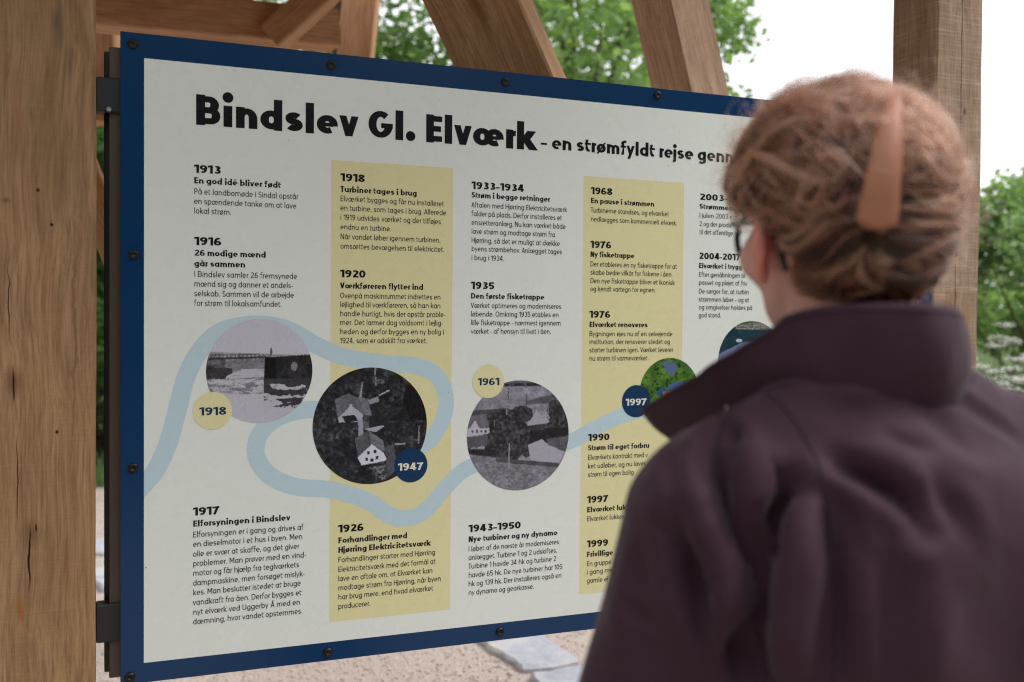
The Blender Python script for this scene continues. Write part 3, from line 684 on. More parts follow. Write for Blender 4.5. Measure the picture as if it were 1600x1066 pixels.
    if ch == '0': c(ell(D/2, .5, r_, .51-h, 0, 345, 23)); return out, D
    if ch in '69':
        q = .62/2; p = ell(D/2, q, r_, q-h+.01, 0, 345, 23); arm = ell(D/2+.04, q+.03, r_+.04, 1-h-q-.02, 180, 58, 9)
        if ch == '9': p = [(D-x, 1-y) for x, y in p]; arm = [(D-x, 1-y) for x, y in arm]
        c(p); s(*arm); return out, D
    if ch == '8': c(ell(D/2, 1-.25, r_*.88, .255-h*.9, 0, 345, 23)); c(ell(D/2, .28, r_, .29-h, 0, 345, 23)); return out, D
    if ch == '3': out.append(('s', ell(D/2, 1-.26, r_*.9, .27-h, 140, -75, 12) + ell(D/2, .29, r_, .30-h, 78, -148, 13))); return out, D
    if ch == '2': out.append(('s', ell(D/2, 1-.30, r_, .31-h, 155, -20, 10) + [(D*.5, .36), (h*1.3, h)])); s((h*.8, h), (D, h)); return out, D
    if ch == '4': dg(w*.6, .28, D*.64, 1, w*.95); s((D*.72, 0), (D*.72, 1)); s((.0, .23+h*.4), (D+.06, .23+h*.4)); return out, D+.06
    if ch == '5': s((w*.6, 1-h), (D*.95, 1-h)); out.append(('s', [(w*.75, 1-h), (w*.6, .52)] + ell(D/2-.01, .33, r_, .34-h, 125, -145, 14))); return out, D
    if ch == '7': s((0, 1-h), (D, 1-h)); dg(D*.30, 0, D-w*.62, 1); return out, D
    raise ValueError(ch)
def letters(name, text, s_, h_, cap, w, mat, n, width=None, par=None, track=0.0):
    """one line of flat lettering; its left baseline point is (s_, h_) on the board"""
    V = []; F = []; x = 0; lay = 0
    sb = .046 + .018*(w < .16)
    def stroke(pts, ww, closed, x0):
        nonlocal lay
        z = (lay % 7)*.00004; lay += 1; P = [Vector(p) for p in pts]; m = len(P); b = len(V)
        for i in range(m):
            if closed: d0 = (P[i]-P[i-1]); d1 = (P[(i+1) % m]-P[i])
            else: d0 = P[i]-P[max(i-1, 0)]; d1 = P[min(i+1, m-1)]-P[i]
            if d0.length < 1e-6: d0 = d1
            if d1.length < 1e-6: d1 = d0
            t = (d0.normalized()+d1.normalized()); t = t.normalized() if t.length > 1e-4 else d1.normalized()
            k = 1/max(.6, t.dot(d1.normalized())); k *= 1-(.30 if w > .2 else .08)*t.x*t.x; nn = Vector((-t.y, t.x))*ww/2*k
            V.append((x0+P[i].x+nn.x, P[i].y+nn.y, z)); V.append((x0+P[i].x-nn.x, P[i].y-nn.y, z))
        for i in range(m if closed else m-1):
            j = (i+1) % m; F.append([b+2*i, b+2*i+1, b+2*j+1, b+2*j])
    LS = lambda c_: 1.3 if c_ in 'bhiklmnprBDEFHIMNPUÅ' else (.15 if c_ in 'vyAVTjw' else (.5 if c_ in 'tfz' else .85))
    RS = lambda c_: 1.3 if c_ in 'hilmnadgquåMNHIU' else (.15 if c_ in 'vyAVTkrw' else (.35 if c_ in 'tfcL' else .85))
    prev = None
    for ch in text:
        x += sb*(LS(ch)-1)
        if prev: x += sb*(RS(prev)-1)
        prev = ch
        g, gw = glyph(ch, w)
        for it in g:
            if it[0] == 's': stroke(it[1], w, False, x)
            elif it[0] == 'c': stroke(it[1], w, True, x)
            elif it[0] == 'r': stroke(it[1], it[2], False, x)
            else:
                z = (lay % 7)*.00004; lay += 1; b = len(V); V.extend((x+p[0], p[1], z) for p in it[1]); F.append(list(range(b, len(V))))
        x += gw + sb*2 + track
    x -= sb*2 + track
    kx = cap if width is None else width/x
    V2 = [loc(s_+v[0]*kx, h_-v[1]*cap, n+v[2]) for v in V]
    return V2, F
def line_px(text, u0, v0, u1, cap, w, slope=None):
    a = bpt(u0, v0); b = bpt(u1, v0); s_ = a[0]
    return s_, a[1], b[0]-a[0]
TEXTS = [   # (left px, [(style, baseline px at the left end, right px, text), ...])
 (303.4, [('y', 270, 345, '1913'), ('b', 286.5, 439, 'En god idé bliver født'), ('t', 303.4, 466, 'På et landbomøde i Sindal opstår'), ('t', 318.6, 462.8, 'en spændende tanke om at lave'), ('t', 333.6, 361, 'lokal strøm.')]),
 (303.6, [('y', 382.9, 345.7, '1916'), ('b', 399.7, 415, '26 modige mænd'), ('b', 416.2, 383, 'går sammen'), ('t', 432.7, 464, 'I Bindslev samler 26 fremsynede'), ('t', 447.7, 457.7, 'mænd sig og danner et andels-'), ('t', 463, 459, 'selskab. Sammen vil de arbejde'), ('t', 478, 439.7, 'for strøm til lokalsamfundet.')]),
 (532, [('y', 282.9, 570, '1918'), ('b', 300, 651, 'Turbiner tages i brug'), ('t', 314.4, 693.6, 'Elværket bygges og får nu installeret'), ('t', 328.8, 697, 'en turbine, som tages i brug. Allerede'), ('t', 343.5, 688.8, 'i 1919 udvides værket og der tilføjes'), ('t', 358.5, 610.7, 'endnu en turbine.'), ('t', 373.6, 688, 'Når vandet løber igennem turbinen,'), ('t', 388.6, 693.6, 'omsættes bevægelsen til elektricitet.')]),
 (531.5, [('y', 433.6, 571, '1920'), ('b', 450.7, 661, 'Værkføreren flytter ind'), ('t', 466, 688, 'Ovenpå maskinrummet indrettes en'), ('t', 480, 688, 'lejlighed til værkføreren, så han kan'), ('t', 494.2, 695.7, 'handle hurtigt, hvis der opstår proble-'), ('t', 508, 691.8, 'mer. Det larmer dog voldsomt i lejlig-'), ('t', 522.4, 693.3, 'heden og derfor bygges en ny bolig i'), ('t', 536.5, 667, '1924, som er adskilt fra værket.')]),
 (736.8, [('y', 295.2, 818.5, '1933–1934'), ('b', 308.8, 859.3, 'Strøm i begge retninger'), ('t', 324, 886, 'Aftalen med Hjørring Elektricitetsværk'), ('t', 337.6, 878, 'falder på plads. Derfor installeres et'), ('t', 351.4, 883.6, 'ensretteranlæg. Nu kan værket både'), ('t', 365.2, 866.8, 'lave strøm og modtage strøm fra'), ('t', 379.3, 874.6, 'Hjørring, så det er muligt at dække'), ('t', 392.5, 878, 'byens strømbehov. Anlægget tages'), ('t', 406.5, 787.6, 'i brug i 1934.')]),
 (735.9, [('y', 451.7, 772.2, '1935'), ('b', 466.7, 850.3, 'Den første fisketrappe'), ('t', 481.1, 876.7, 'Værket optimeres og moderniseres'), ('t', 494.6, 872.5, 'løbende. Omkring 1935 etables en'), ('t', 508.1, 875.8, 'lille fisketrappe - nærmest igennem'), ('t', 521.6, 860.5, 'værket - af hensyn til livet i åen.')]),
 (923.3, [('y', 303.4, 956.6, '1968'), ('b', 317.5, 1022, 'En pause i strømmen'), ('t', 331.9, 1045.2, 'Turbinerne standses, og elværket'), ('t', 346, 1057.5, 'nedlægges som kommercielt elværk.')]),
 (922.5, [('y', 387.4, 954.8, '1976'), ('b', 401.5, 991, 'Ny fisketrappe'), ('t', 416.3, 1057.5, 'Der etableres en ny fisketrappe for at'), ('t', 429.2, 1050.6, 'skabe bedre vilkår for fiskene i åen.'), ('t', 442.4, 1054.2, 'Den nye fisketrappe bliver et ikonisk'), ('t', 455, 1024, 'og kendt vartegn for egnen.')]),
 (921, [('y', 496.7, 953.3, '1976'), ('b', 511.1, 1011.6, 'Elværket renoveres'), ('t', 525.3, 1050.3, 'Bygningen ejes nu af en selvejende'), ('t', 537.9, 1046.4, 'institution, der renoverer stedet og'), ('t', 550.8, 1051.8, 'starter turbinen igen. Værket leverer'), ('t', 563.9, 1013, 'nu strøm til varmeværket.')]),
 (1092.9, [('y', 312.7, 1147, '2003–2'), ('b', 326.2, 1145, 'Strømmen'), ('t', 340, 1152, 'I julen 2003 sta'), ('t', 353.2, 1142, '2 og der produ'), ('t', 366, 1145, 'til det offentlige')]),
 (1092, [('y', 405, 1157, '2004-2017'), ('b', 419, 1159, 'Elværket i trygg'), ('t', 432.5, 1164, 'Efter genåbningen bl'), ('t', 445, 1167.5, 'passet og plejet af friv'), ('t', 458.6, 1169.6, 'De sørger for, at turbin'), ('t', 471.2, 1170.5, 'strømmen løber – og at'), ('t', 483.5, 1175, 'og omgivelser holdes på'), ('t', 496, 1126, 'god stand.')]),
 (301.8, [('y', 805.9, 342.9, '1917'), ('b', 823.1, 453.7, 'Elforsyningen i Bindslev'), ('t', 839.8, 474.3, 'Elforsyningen er i gang og drives af'), ('t', 854.7, 472, 'en dieselmotor i et hus i byen. Men'), ('t', 870, 467.4, 'olie er svær at skaffe, og det giver'), ('t', 885.1, 478, 'problemer. Man prøver med en vind-'), ('t', 900, 467, 'motor og får hjælp fra teglværkets'), ('t', 915.3, 475.8, 'dampmaskine, men forsøget mislyk-'), ('t', 930.2, 469.7, 'kes. Man beslutter istedet at bruge'), ('t', 945.7, 470.9, 'vandkraft fra åen. Derfor bygges et'), ('t', 960.9, 468.3, 'nyt elværk ved Uggerby Å med en'), ('t', 975.8, 472, 'dæmning, hvor vandet opstemmes.')]),
 (528.6, [('y', 832.3, 567.9, '1926'), ('b', 849, 635.9, 'Forhandlinger med'), ('b', 863.9, 672.7, 'Hjørring Elektricitetsværk'), ('t', 879.1, 679.5, 'Forhandlinger starter med Hjørring'), ('t', 894, 680.4, 'Elektricitetsværk med det formål at'), ('t', 908.4, 675.2, 'lave en aftale om, at Elværket kan'), ('t', 922.7, 688.4, 'modtage strøm fra Hjørring, når byen'), ('t', 937.1, 676.7, 'har brug mere, end hvad elværket'), ('t', 951.7, 578.5, 'producerer.')]),
 (732.2, [('y', 831.8, 813.4, '1943–1950'), ('b', 847, 870.5, 'Nye turbiner og ny dynamo'), ('t', 861.9, 873.1, 'I løbet af de næste år moderniseres'), ('t', 875.4, 870, 'anlægget. Turbine 1 og 2 udskiftes.'), ('t', 888.9, 868.8, 'Turbine 1 havde 34 hk og turbine 2'), ('t', 902.7, 878.3, 'havde 65 hk. De nye turbiner har 105'), ('t', 916.5, 876.9, 'hk og 139 hk. Der installeres også en'), ('t', 930, 834, 'ny dynamo og gearkasse.')]),
 (918.8, [('y', 689.3, 952, '1990'), ('b', 704.1, 1014, 'Strøm til eget forbru'), ('t', 718.8, 1012, 'Elværkets kontrakt med v'), ('t', 732.2, 1008, 'ket udløber, og nu laver'), ('t', 745.4, 991.5, 'strøm til egen bolig.')]),
 (917.3, [('y', 786.4, 950, '1997'), ('b', 800.8, 990, 'Elværket lukke'), ('t', 814.6, 975.6, 'Elværket lukkes')]),
 (917, [('y', 855.6, 949.8, '1999'), ('b', 870.5, 957.5, 'Frivillige'), ('t', 884.9, 954.7, 'En gruppe'), ('t', 897.8, 957, 'i gang me'), ('t', 911.3, 950, 'gamle el')]),
]
STY = {'y': (.0154, .27), 'b': (.0117, .235), 't': (.0109, .120)}
for u0, lines in TEXTS:
    Vh, Fh, Vt, Ft = [], [], [], []
    for sty, v0, u1, tx in lines:
        s_, h_, wd = line_px(tx, u0, v0, u1, 1, 1); cap, w = STY[sty]
        V2, F2 = letters('', tx, s_, h_, cap, w, None, .0024, wd)
        TV, TF = (Vt, Ft) if sty == 't' else (Vh, Fh)
        b = len(TV); TV += V2; TF += [[b+i for i in f] for f in F2]
    hd = mesh('heading_lettering', Vh, Fh, P_black, board)
    mesh('text_lettering', Vt, Ft, P_black, board)
V2, F2 = letters('', 'Bindslev Gl. Elværk', *bpt(305.7, 194.8), .0565, .285, None, .0024, bpt(836, 200)[0]-bpt(305.7, 194.8)[0]); mesh('title_lettering', V2, F2, P_black, board)
V2, F2 = letters('', '– en strømfyldt rejse genne', *bpt(845, 232), .0295, .245, None, .0024, bpt(1160, 240)[0]-bpt(845, 232)[0]); mesh('title_lettering', V2, F2, P_black, board)
for (u, v, rv, mt, tx, tm, x0, x1, yb) in ((332, 642, 29.5, P_yellow, '1918', P_navy, 311.5, 353.5, 649.5), (642, 727, 26.8, P_navy, '1947', P_pale, 622, 661, 736), (763, 596, 26.3, P_yellow, '1961', P_navy, 746.5, 780, 602.5), (994, 627, 25.2, P_navy, '1997', P_pale, 977.5, 1010, 634)):
    disc('year_disc', u, v, rv, .0029, mt)
    s_, h_ = bpt(x0, yb); V2, F2 = letters('', tx, s_, h_, .0155, .25, None, .0034, bpt(x1, yb)[0]-s_); mesh('disc_lettering', V2, F2, tm, board)
# small dirt specks on the laminate
for (u, v, r_) in ((228, 887, .0022), (701, 613, .0018), (367, 111, .0016), (451, 220, .0012), (1044, 259, .002), (686, 157, .001), (840, 133, .0012), (303, 700, .001), (590, 300, .0008)):
    s_, h_ = bpt(u, v); mb = MB()
    for k in range(7): mb.V.append(loc(s_+r_*.5*math.cos(k*.9)*random.uniform(.7, 1.2), h_+r_*.6*math.sin(k*.9), .0044))
    mb.F.append(list(range(7))); mb.build('dirt_speck', P_speck, board)

# ------------------------------------------------------------------ signed distance modelling for the figure
def surface_nets(f, xs, ys, zs):
    s = f < 0; nx, ny, nz = f.shape
    c = np.zeros((nx-1, ny-1, nz-1), np.int8)
    for i in (0, 1):
        for j in (0, 1):
            for k in (0, 1): c += s[i:nx-1+i, j:ny-1+j, k:nz-1+k]
    act = (c > 0) & (c < 8); idx = np.full(act.shape, -1, np.int64); ci = np.argwhere(act); idx[act] = np.arange(len(ci))
    acc = np.zeros((len(ci), 3)); cnt = np.zeros(len(ci)); G = (xs, ys, zs)
    corners = [(i, j, k) for i in (0, 1) for j in (0, 1) for k in (0, 1)]
    for a in corners:
        for ax in range(3):
            if a[ax] == 1: continue
            b = list(a); b[ax] = 1
            ia = ci+np.array(a); ib = ci+np.array(b); fa = f[ia[:, 0], ia[:, 1], ia[:, 2]]; fb = f[ib[:, 0], ib[:, 1], ib[:, 2]]
            m = (fa < 0) != (fb < 0); t = np.where(m, fa/np.where(m, fa-fb, 1), 0)
            pa = np.stack([G[q][ia[:, q]] for q in range(3)], 1); pb = np.stack([G[q][ib[:, q]] for q in range(3)], 1)
            p = pa+(pb-pa)*t[:, None]; acc[m] += p[m]; cnt[m] += 1
    V = acc/cnt[:, None]; Fs = []
    for ax in range(3):
        o = [q for q in range(3) if q != ax]; sl0 = [slice(1, -1)]*3; sl1 = [slice(1, -1)]*3
        sl0[ax] = slice(0, f.shape[ax]-1); sl1[ax] = slice(1, f.shape[ax])
        a = s[tuple(sl0)]; b = s[tuple(sl1)]; e = np.argwhere(a != b); inside = a[e[:, 0], e[:, 1], e[:, 2]]
        base = e.copy(); base[:, o[0]] += 1; base[:, o[1]] += 1
        q = []
        for d0, d1 in ((-1, -1), (0, -1), (0, 0), (-1, 0)):
            w = base.copy(); w[:, o[0]] += d0; w[:, o[1]] += d1; q.append(idx[w[:, 0], w[:, 1], w[:, 2]])
        q = np.stack(q, 1); flip = inside if ax != 1 else ~inside
        q[~flip] = q[~flip][:, ::-1]; Fs.append(q)
    return V, np.concatenate(Fs)
class SDF:
    def __init__(s, xs, ys, zs):
        s.x, s.y, s.z = [a.astype(np.float32) for a in (xs, ys, zs)]; s.f = np.full((len(xs), len(ys), len(zs)), .5, np.float32)
    def sub(s, lo, hi):
        sl = tuple(slice(max(0, int(np.searchsorted(a, l))), int(np.searchsorted(a, h))) for a, l, h in zip((s.x, s.y, s.z), lo, hi))
        return sl, (s.x[sl[0]][:, None, None], s.y[sl[1]][None, :, None], s.z[sl[2]][None, None, :])
    def put(s, sl, d, k, mode):
        g = s.f[sl]
        if mode == 'add':
            h = np.clip(k-np.abs(g-d), 0, None)/k if k > 0 else 0; s.f[sl] = np.minimum(g, d)-h*h*k*.25
        else:
            h = np.clip(k-np.abs(g+d), 0, None)/k; s.f[sl] = np.maximum(g, -d)+h*h*k*.25
    def cap(s, a, b, ra, rb, k=.015, mode='add', sq=(1, 1, 1)):
        m = max(ra, rb)+max(k, .01)+.02; lo = [min(p, q)-m for p, q in zip(a, b)]; hi = [max(p, q)+m for p, q in zip(a, b)]
        sl, (X, Y, Z) = s.sub(lo, hi); d = [q-p for p, q in zip(a, b)]; L = sum(q*q for q in d) or 1e-9
        t = np.clip(((X-a[0])*d[0]+(Y-a[1])*d[1]+(Z-a[2])*d[2])/L, 0, 1)
        r = np.sqrt(((X-a[0]-t*d[0])/sq[0])**2+((Y-a[1]-t*d[1])/sq[1])**2+((Z-a[2]-t*d[2])/sq[2])**2)-(ra+(rb-ra)*t)
        s.put(sl, r.astype(np.float32), k, mode)
    def ell(s, c, r, k=.015, mode='add', rot=None):
        m = max(r)+max(k, .01)+.02; sl, (X, Y, Z) = s.sub([q-m for q in c], [q+m for q in c]); X = X-c[0]; Y = Y-c[1]; Z = Z-c[2]
        if rot is not None:
            X, Y, Z = [rot[i][0]*X+rot[i][1]*Y+rot[i][2]*Z for i in range(3)]
        k0 = np.sqrt((X/r[0])**2+(Y/r[1])**2+(Z/r[2])**2); k1 = np.sqrt((X/r[0]**2)**2+(Y/r[1]**2)**2+(Z/r[2]**2)**2)+1e-6
        s.put(sl, (k0*(k0-1)/k1).astype(np.float32), k, mode)
    def tubez(s, prof, k=.02, mode='add'):
        """stack of ellipses: (z, half width, half depth, cx, cy)"""
        pz = [p[0] for p in prof]; sl, (X, Y, Z) = s.sub((-1, -1, pz[0]-.06), (1, 1, pz[-1]+.06)); z = Z.ravel()
        A, B_, CX, CY = [np.interp(z, pz, [p[i] for p in prof]).reshape(1, 1, -1) for i in (1, 2, 3, 4)]
        r = np.sqrt(((X-CX)/A)**2+((Y-CY)/B_)**2); d = (r-1)*np.minimum(A, B_)
        ez = np.maximum(pz[0]-z, z-pz[-1]).reshape(1, 1, -1); d = np.where(ez > 0, np.sqrt(np.maximum(d, 0)**2+ez**2), np.maximum(d, ez))
        s.put(sl, d.astype(np.float32), k, mode)
    def mesh(s): return surface_nets(s.f, s.x, s.y, s.z)
def axis(*spans):
    out = []
    for a, b, st in spans: out.append(np.arange(a, b, st))
    return np.concatenate(out)
def rotm(ax, ang):
    return [list(r) for r in Matrix.Rotation(ang, 3, ax)]

# person: local x = her right, y = the way her body faces, z = height above ground
YB = R(12); PX, PY = .345, .965
PM = Matrix.Translation((PX, PY, 0)) @ Matrix.Rotation(YB, 4, 'Z'); PMI = PM.inverted()
person = empty('person', mat=PM)
tag(person, 'person seen from behind in a plum coat with a high collar, reading the board', 'person')
# head frame
HYAW = R(11)-YB; HC = PMI @ Vector((.319, 1.0, 1.581))
HM = Matrix.Translation(HC) @ Matrix.Rotation(HYAW, 4, 'Z'); HR = [list(r) for r in Matrix.Rotation(-HYAW, 3, 'Z')]
def hp(x, y, z): v = HM @ Vector((x, y, z)); return (v.x, v.y, v.z)
def skin_mat():
    t = NT('skin', .5, .4); g = t.n('TexCoord').outputs['Object']
    a = t.n('Attribute', attribute_name='flush')
    c = t.mix(t.noise(g, 60, 4), (.66, .33, .28), (.72, .41, .36)); c = t.mix(a.outputs['Fac'], c, (.66, .12, .10)); t.base(c)
    t.b.inputs['Subsurface Weight'].default_value = .35; t.b.inputs['Subsurface Radius'].default_value = (1, .3, .15); t.b.inputs['Subsurface Scale'].default_value = .012
    t.bump(t.noise(g, 700, 2), .0003, .3); return t.m
M_skin = skin_mat()
def build_body():
    f = SDF(axis((-.36, -.17, .004), (-.17, -.105, .008), (-.105, .11, .0032), (.11, .17, .008), (.17, .36, .004)),
            axis((-.2, -.12, .01), (-.12, .2, .0036), (.2, .3, .01)),
            axis((-.02, .66, .012), (.66, .90, .004), (.90, 1.42, .012), (1.42, 1.74, .0034)))
    # torso and legs
    f.tubez([(.82, .155, .10, 0, 0), (.92, .165, .115, 0, 0), (1.05, .13, .09, 0, 0), (1.2, .145, .10, 0, .0), (1.30, .14, .08, 0, 0), (1.37, .10, .055, 0, 0), (1.40, .06, .045, 0, 0)], .03)
    for sg in (-1, 1):
        f.cap((.05*sg, 0, 1.36), (.13*sg, 0, 1.315), .035, .040, .03)
        f.cap((.155*sg, .01, 1.30), (.215*sg, .015, 1.06), .037, .034, .03); f.cap((.215*sg, .01, 1.06), (.235*sg, .07, .84), .036, .024, .02)
        f.cap((.085*sg, 0, .86), (.09*sg, .01, .48), .085, .052, .03); f.cap((.09*sg, .01, .48), (.095*sg, -.01, .09), .052, .033, .02)
        f.cap((.095*sg, -.02, .045), (.10*sg, .13, .03), .035, .028, .02)
        # hand: palm, four unequal bent fingers, thumb from the side of the palm
        wx, wy, wz = .235*sg, .075, .825
        f.cap((wx, wy, wz), (wx, wy+.02, wz-.065), .022, .030, .012, sq=(.62, 1.15, 1))
        for i, (dy, L) in enumerate(((.030, .068), (.010, .078), (-.010, .073), (-.028, .058))):
            a = (wx, wy+.022+dy, wz-.075); b = (wx-.008*sg, wy+.026+dy*1.1, wz-.075-L*.5); c = (wx-.028*sg, wy+.030+dy*1.1, wz-.075-L*.9)
            f.cap(a, b, .0092, .0085, .004); f.cap(b, c, .0085, .0068, .003)
        f.cap((wx-.006*sg, wy+.045, wz-.03), (wx-.02*sg, wy+.066, wz-.062), .012, .010, .006); f.cap((wx-.02*sg, wy+.066, wz-.062), (wx-.028*sg, wy+.068, wz-.092), .010, .008, .003)
    # neck and head
    f.cap((0, -.005, 1.37), hp(0, -.012, -.06), .064, .058, .03)
    f.ell(hp(0, -.012, .010), (.074, .094, .086), .02, rot=HR); f.ell(hp(0, .035, -.02), (.070, .062, .080), .02, rot=HR)
    f.ell(hp(0, .045, -.085), (.050, .046, .036), .025, rot=HR); f.ell(hp(0, .079, -.105), (.018, .014, .014), .02, rot=HR)
    f.cap(hp(0, .088, .012), hp(0, .112, -.032), .009, .013, .012); f.cap(hp(-.012, .10, -.036), hp(.012, .10, -.036), .008, .008, .006)
    f.ell(hp(0, .092, -.062), (.022, .010, .0055), .006, rot=HR); f.ell(hp(0, .090, -.073), (.019, .010, .006), .005, rot=HR)
    for sg in (-1, 1):
        f.ell(hp(.033*sg, .096, -.008), (.018, .014, .013), .012, 'sub', rot=HR); f.ell(hp(.032*sg, .083, -.010), (.013, .012, .011), .004, rot=HR)
        f.cap(hp(.018*sg, .094, .012), hp(.048*sg, .083, .012), .007, .006, .01); f.ell(hp(.050*sg, .063, -.035), (.024, .028, .022), .02, rot=HR)
        # ear: rim standing off the head, hollow in front, lobe below
        er = Matrix.Rotation(-HYAW, 3, 'Z') ; tilt = Matrix.Rotation(R(-28*sg), 3, 'Z') @ er
        rr = [list(r) for r in tilt]
        f.ell(hp(.084*sg, -.004, -.014), (.0085, .022, .037), .006, rot=rr); f.ell(hp(.080*sg, .002, -.050), (.007, .011, .014), .006, rot=rr)
        f.ell(hp(.087*sg, .006, -.010), (.006, .010, .018), .004, 'sub', rot=rr)
    V, F = f.mesh(); return V, F
bV, bF = build_body()
body = mesh('body', bV, bF, M_skin, person, True)
fl = np.zeros(len(bV))
for sg in (-1, 1):
    e_ = np.array(hp(.084*sg, -.002, -.022)); d = np.linalg.norm((bV-e_)/np.array([.02, .03, .045]), axis=1); fl = np.maximum(fl, np.clip(1.25-d, 0, 1)*.8)
e_ = np.array(hp(0, .09, -.068)); d = np.linalg.norm((bV-e_)/np.array([.028, .03, .012]), axis=1); fl = np.maximum(fl, np.clip(1.2-d, 0, .8))
body.data.attributes.new('flush', 'FLOAT', 'POINT').data.foreach_set('value', fl.astype(np.float32))
def cloth_mat(name, c, weave=900, rough=.75, amt=.15):
    t = NT(name, rough, .25); g = t.n('TexCoord').outputs['Object']
    n1 = t.noise(g, 14, 4, .6); n2 = t.noise(t.mapping(g, (1, 1, .25)), weave, 2)
    c1 = t.mix(n1, tuple(q*(1-amt) for q in c), tuple(q*(1+amt) for q in c)); t.base(t.mix(t.ramp(n2, [(.4, (0,)*3), (.6, (.35,)*3)]), c1, tuple(q*1.5 for q in c)))
    t.b.inputs['Sheen Weight'].default_value = .12; t.b.inputs['Sheen Roughness'].default_value = .4
    h = t.math('ADD', t.math('MULTIPLY', n2, .12), t.math('MULTIPLY', t.noise(t.mapping(g, (1, 1, .6)), 48, 6, .62, .6), 1.6)); t.bump(h, .0014, .5); return t.m
M_coat = cloth_mat('plum_coat_fabric', (.040, .0155, .029)); M_coat_in = cloth_mat('plum_collar_lining', (.018, .008, .015))
M_trouser = cloth_mat('dark_trousers', (.02, .022, .03)); M_shoe = plain('black_shoe', (.02, .02, .02), .4)
# trousers and shoes
f = SDF(axis((-.26, .26, .008)), axis((-.2, .24, .008)), axis((-.02, 1.0, .012)))
f.tubez([(.80, .168, .118, 0, 0), (.98, .155, .11, 0, 0)], .03)
for sg in (-1, 1): f.cap((.085*sg, 0, .86), (.092*sg, .01, .48), .098, .072, .03); f.cap((.092*sg, .01, .48), (.097*sg, -.005, .10), .072, .062, .02)
v_, f_ = f.mesh(); mesh('trousers', v_, f_, M_trouser, person, True)
for sg in (-1, 1):
    f = SDF(axis((-.2, .2, .006)), axis((-.16, .26, .006)), axis((-.02, .16, .006)))
    f.cap((.097*sg, -.035, .048), (.103*sg, .15, .036), .047, .038, .02); f.cap((.097*sg, -.02, .05), (.097*sg, -.015, .11), .044, .046, .02)
    f.f = np.maximum(f.f, -(f.z[None, None, :]-.001)); v_, f_ = f.mesh(); mesh('shoe', v_, f_, M_shoe, person, True)

# coat: one shell with sleeves, then folds pressed into it
def build_coat():
    f = SDF(axis((-.42, .42, .0052)), axis((-.27, .27, .0052)), axis((.58, 1.08, .012), (1.08, 1.50, .0048)))
    f.tubez([(.62, .235, .165, .0, 0), (.85, .225, .160, 0, 0), (1.05, .205, .145, 0, .0), (1.20, .195, .135, 0, 0), (1.30, .180, .125, 0, 0), (1.36, .150, .105, 0, 0), (1.40, .105, .085, 0, 0), (1.425, .085, .075, 0, 0)], .04)
    f.cap((-.05, -.005, 1.395), (-.150, .005, 1.335), .045, .055, .05); f.cap((.05, -.005, 1.40), (.165, .0, 1.352), .045, .055, .05)
    f.cap((-.172, .014, 1.300), (-.232, .030, 1.06), .070, .063, .035); f.cap((-.222, .030, 1.06), (-.238, .072, .855), .060, .048, .03)
    f.cap((.185, .0, 1.33), (.235, .01, 1.06), .070, .062, .035); f.cap((.235, .01, 1.06), (.240, .07, .855), .060, .048, .03)
    f.ell((.0, -.085, 1.24), (.13, .055, .13), .05)
    f.cap((0, -.004, 1.44), (0, .01, 1.37), .072, .060, .012, 'sub')
    for sg in (-1, 1): f.cap((.2385*sg, .074, .845), (.240*sg, .082, .79), .040, .040, .004, 'sub')
    f.tubez([(.50, .215, .145, 0, 0), (.70, .208, .142, 0, 0)], .004, 'sub')
    return f.mesh()
cV, cF = build_coat()
def normals(V, F):
    n = np.cross(V[F[:, 2]]-V[F[:, 0]], V[F[:, 3]]-V[F[:, 1]]); out = np.zeros_like(V)
    for k in range(4): np.add.at(out, F[:, k], n)
    return out/(np.linalg.norm(out, axis=1)[:, None]+1e-12)
def relax(V, F, it=6, lam=.5):
    E = np.concatenate([F[:, [0, 1]], F[:, [1, 2]], F[:, [2, 3]], F[:, [3, 0]]])
    for _ in range(it):
        a = np.zeros_like(V); c = np.zeros(len(V))
        np.add.at(a, E[:, 0], V[E[:, 1]]); np.add.at(a, E[:, 1], V[E[:, 0]]); np.add.at(c, E[:, 0], 1); np.add.at(c, E[:, 1], 1)
        V = V+(a/c[:, None]-V)*lam
    return V
cV = relax(cV, cF, 5)
bvh = BVHTree.FromPolygons([tuple(v) for v in cV], [tuple(int(i) for i in q) for q in cF])
cam_l = PMI @ CAM
def hit(u, v, tree=bvh):
    d = (PMI.to_3x3() @ ray(u, v)).normalized(); r = tree.ray_cast(cam_l, d); return r[0]
def px_curve(px, tree=bvh, n=5):
    P = [hit(*p, tree) for p in px]; P = [p for p in P if p is not None]; return catmull([tuple(p) for p in P], n) if len(P) > 1 else P
def crease(V, N, pts, depth, wid, ridge=.45, taper=True):
    P = np.array([tuple(p) for p in pts]); 
    if len(P) < 2: return V
    best = np.full(len(V), 9.); tt = np.zeros(len(V)); m = (V > P.min(0)-4*wid).all(1) & (V < P.max(0)+4*wid).all(1); Q = V[m]
    b = np.full(len(Q), 9.); t_ = np.zeros(len(Q))
    for i in range(len(P)-1):
        d = P[i+1]-P[i]; L = (d@d)+1e-12; t = np.clip(((Q-P[i])@d)/L, 0, 1); r = np.linalg.norm(Q-P[i]-t[:, None]*d, axis=1); k = r < b; b[k] = r[k]; t_[k] = (i+t[k])/(len(P)-1)
    env = np.sin(np.pi*np.clip(t_*.92+.04, 0, 1))**.6 if taper else 1
    dz = (-depth*np.exp(-(b/wid)**2)+depth*ridge*np.exp(-((b-1.9*wid)/(.9*wid))**2))*env
    V = V.copy(); V[m] += N[m]*dz[:, None]; return V
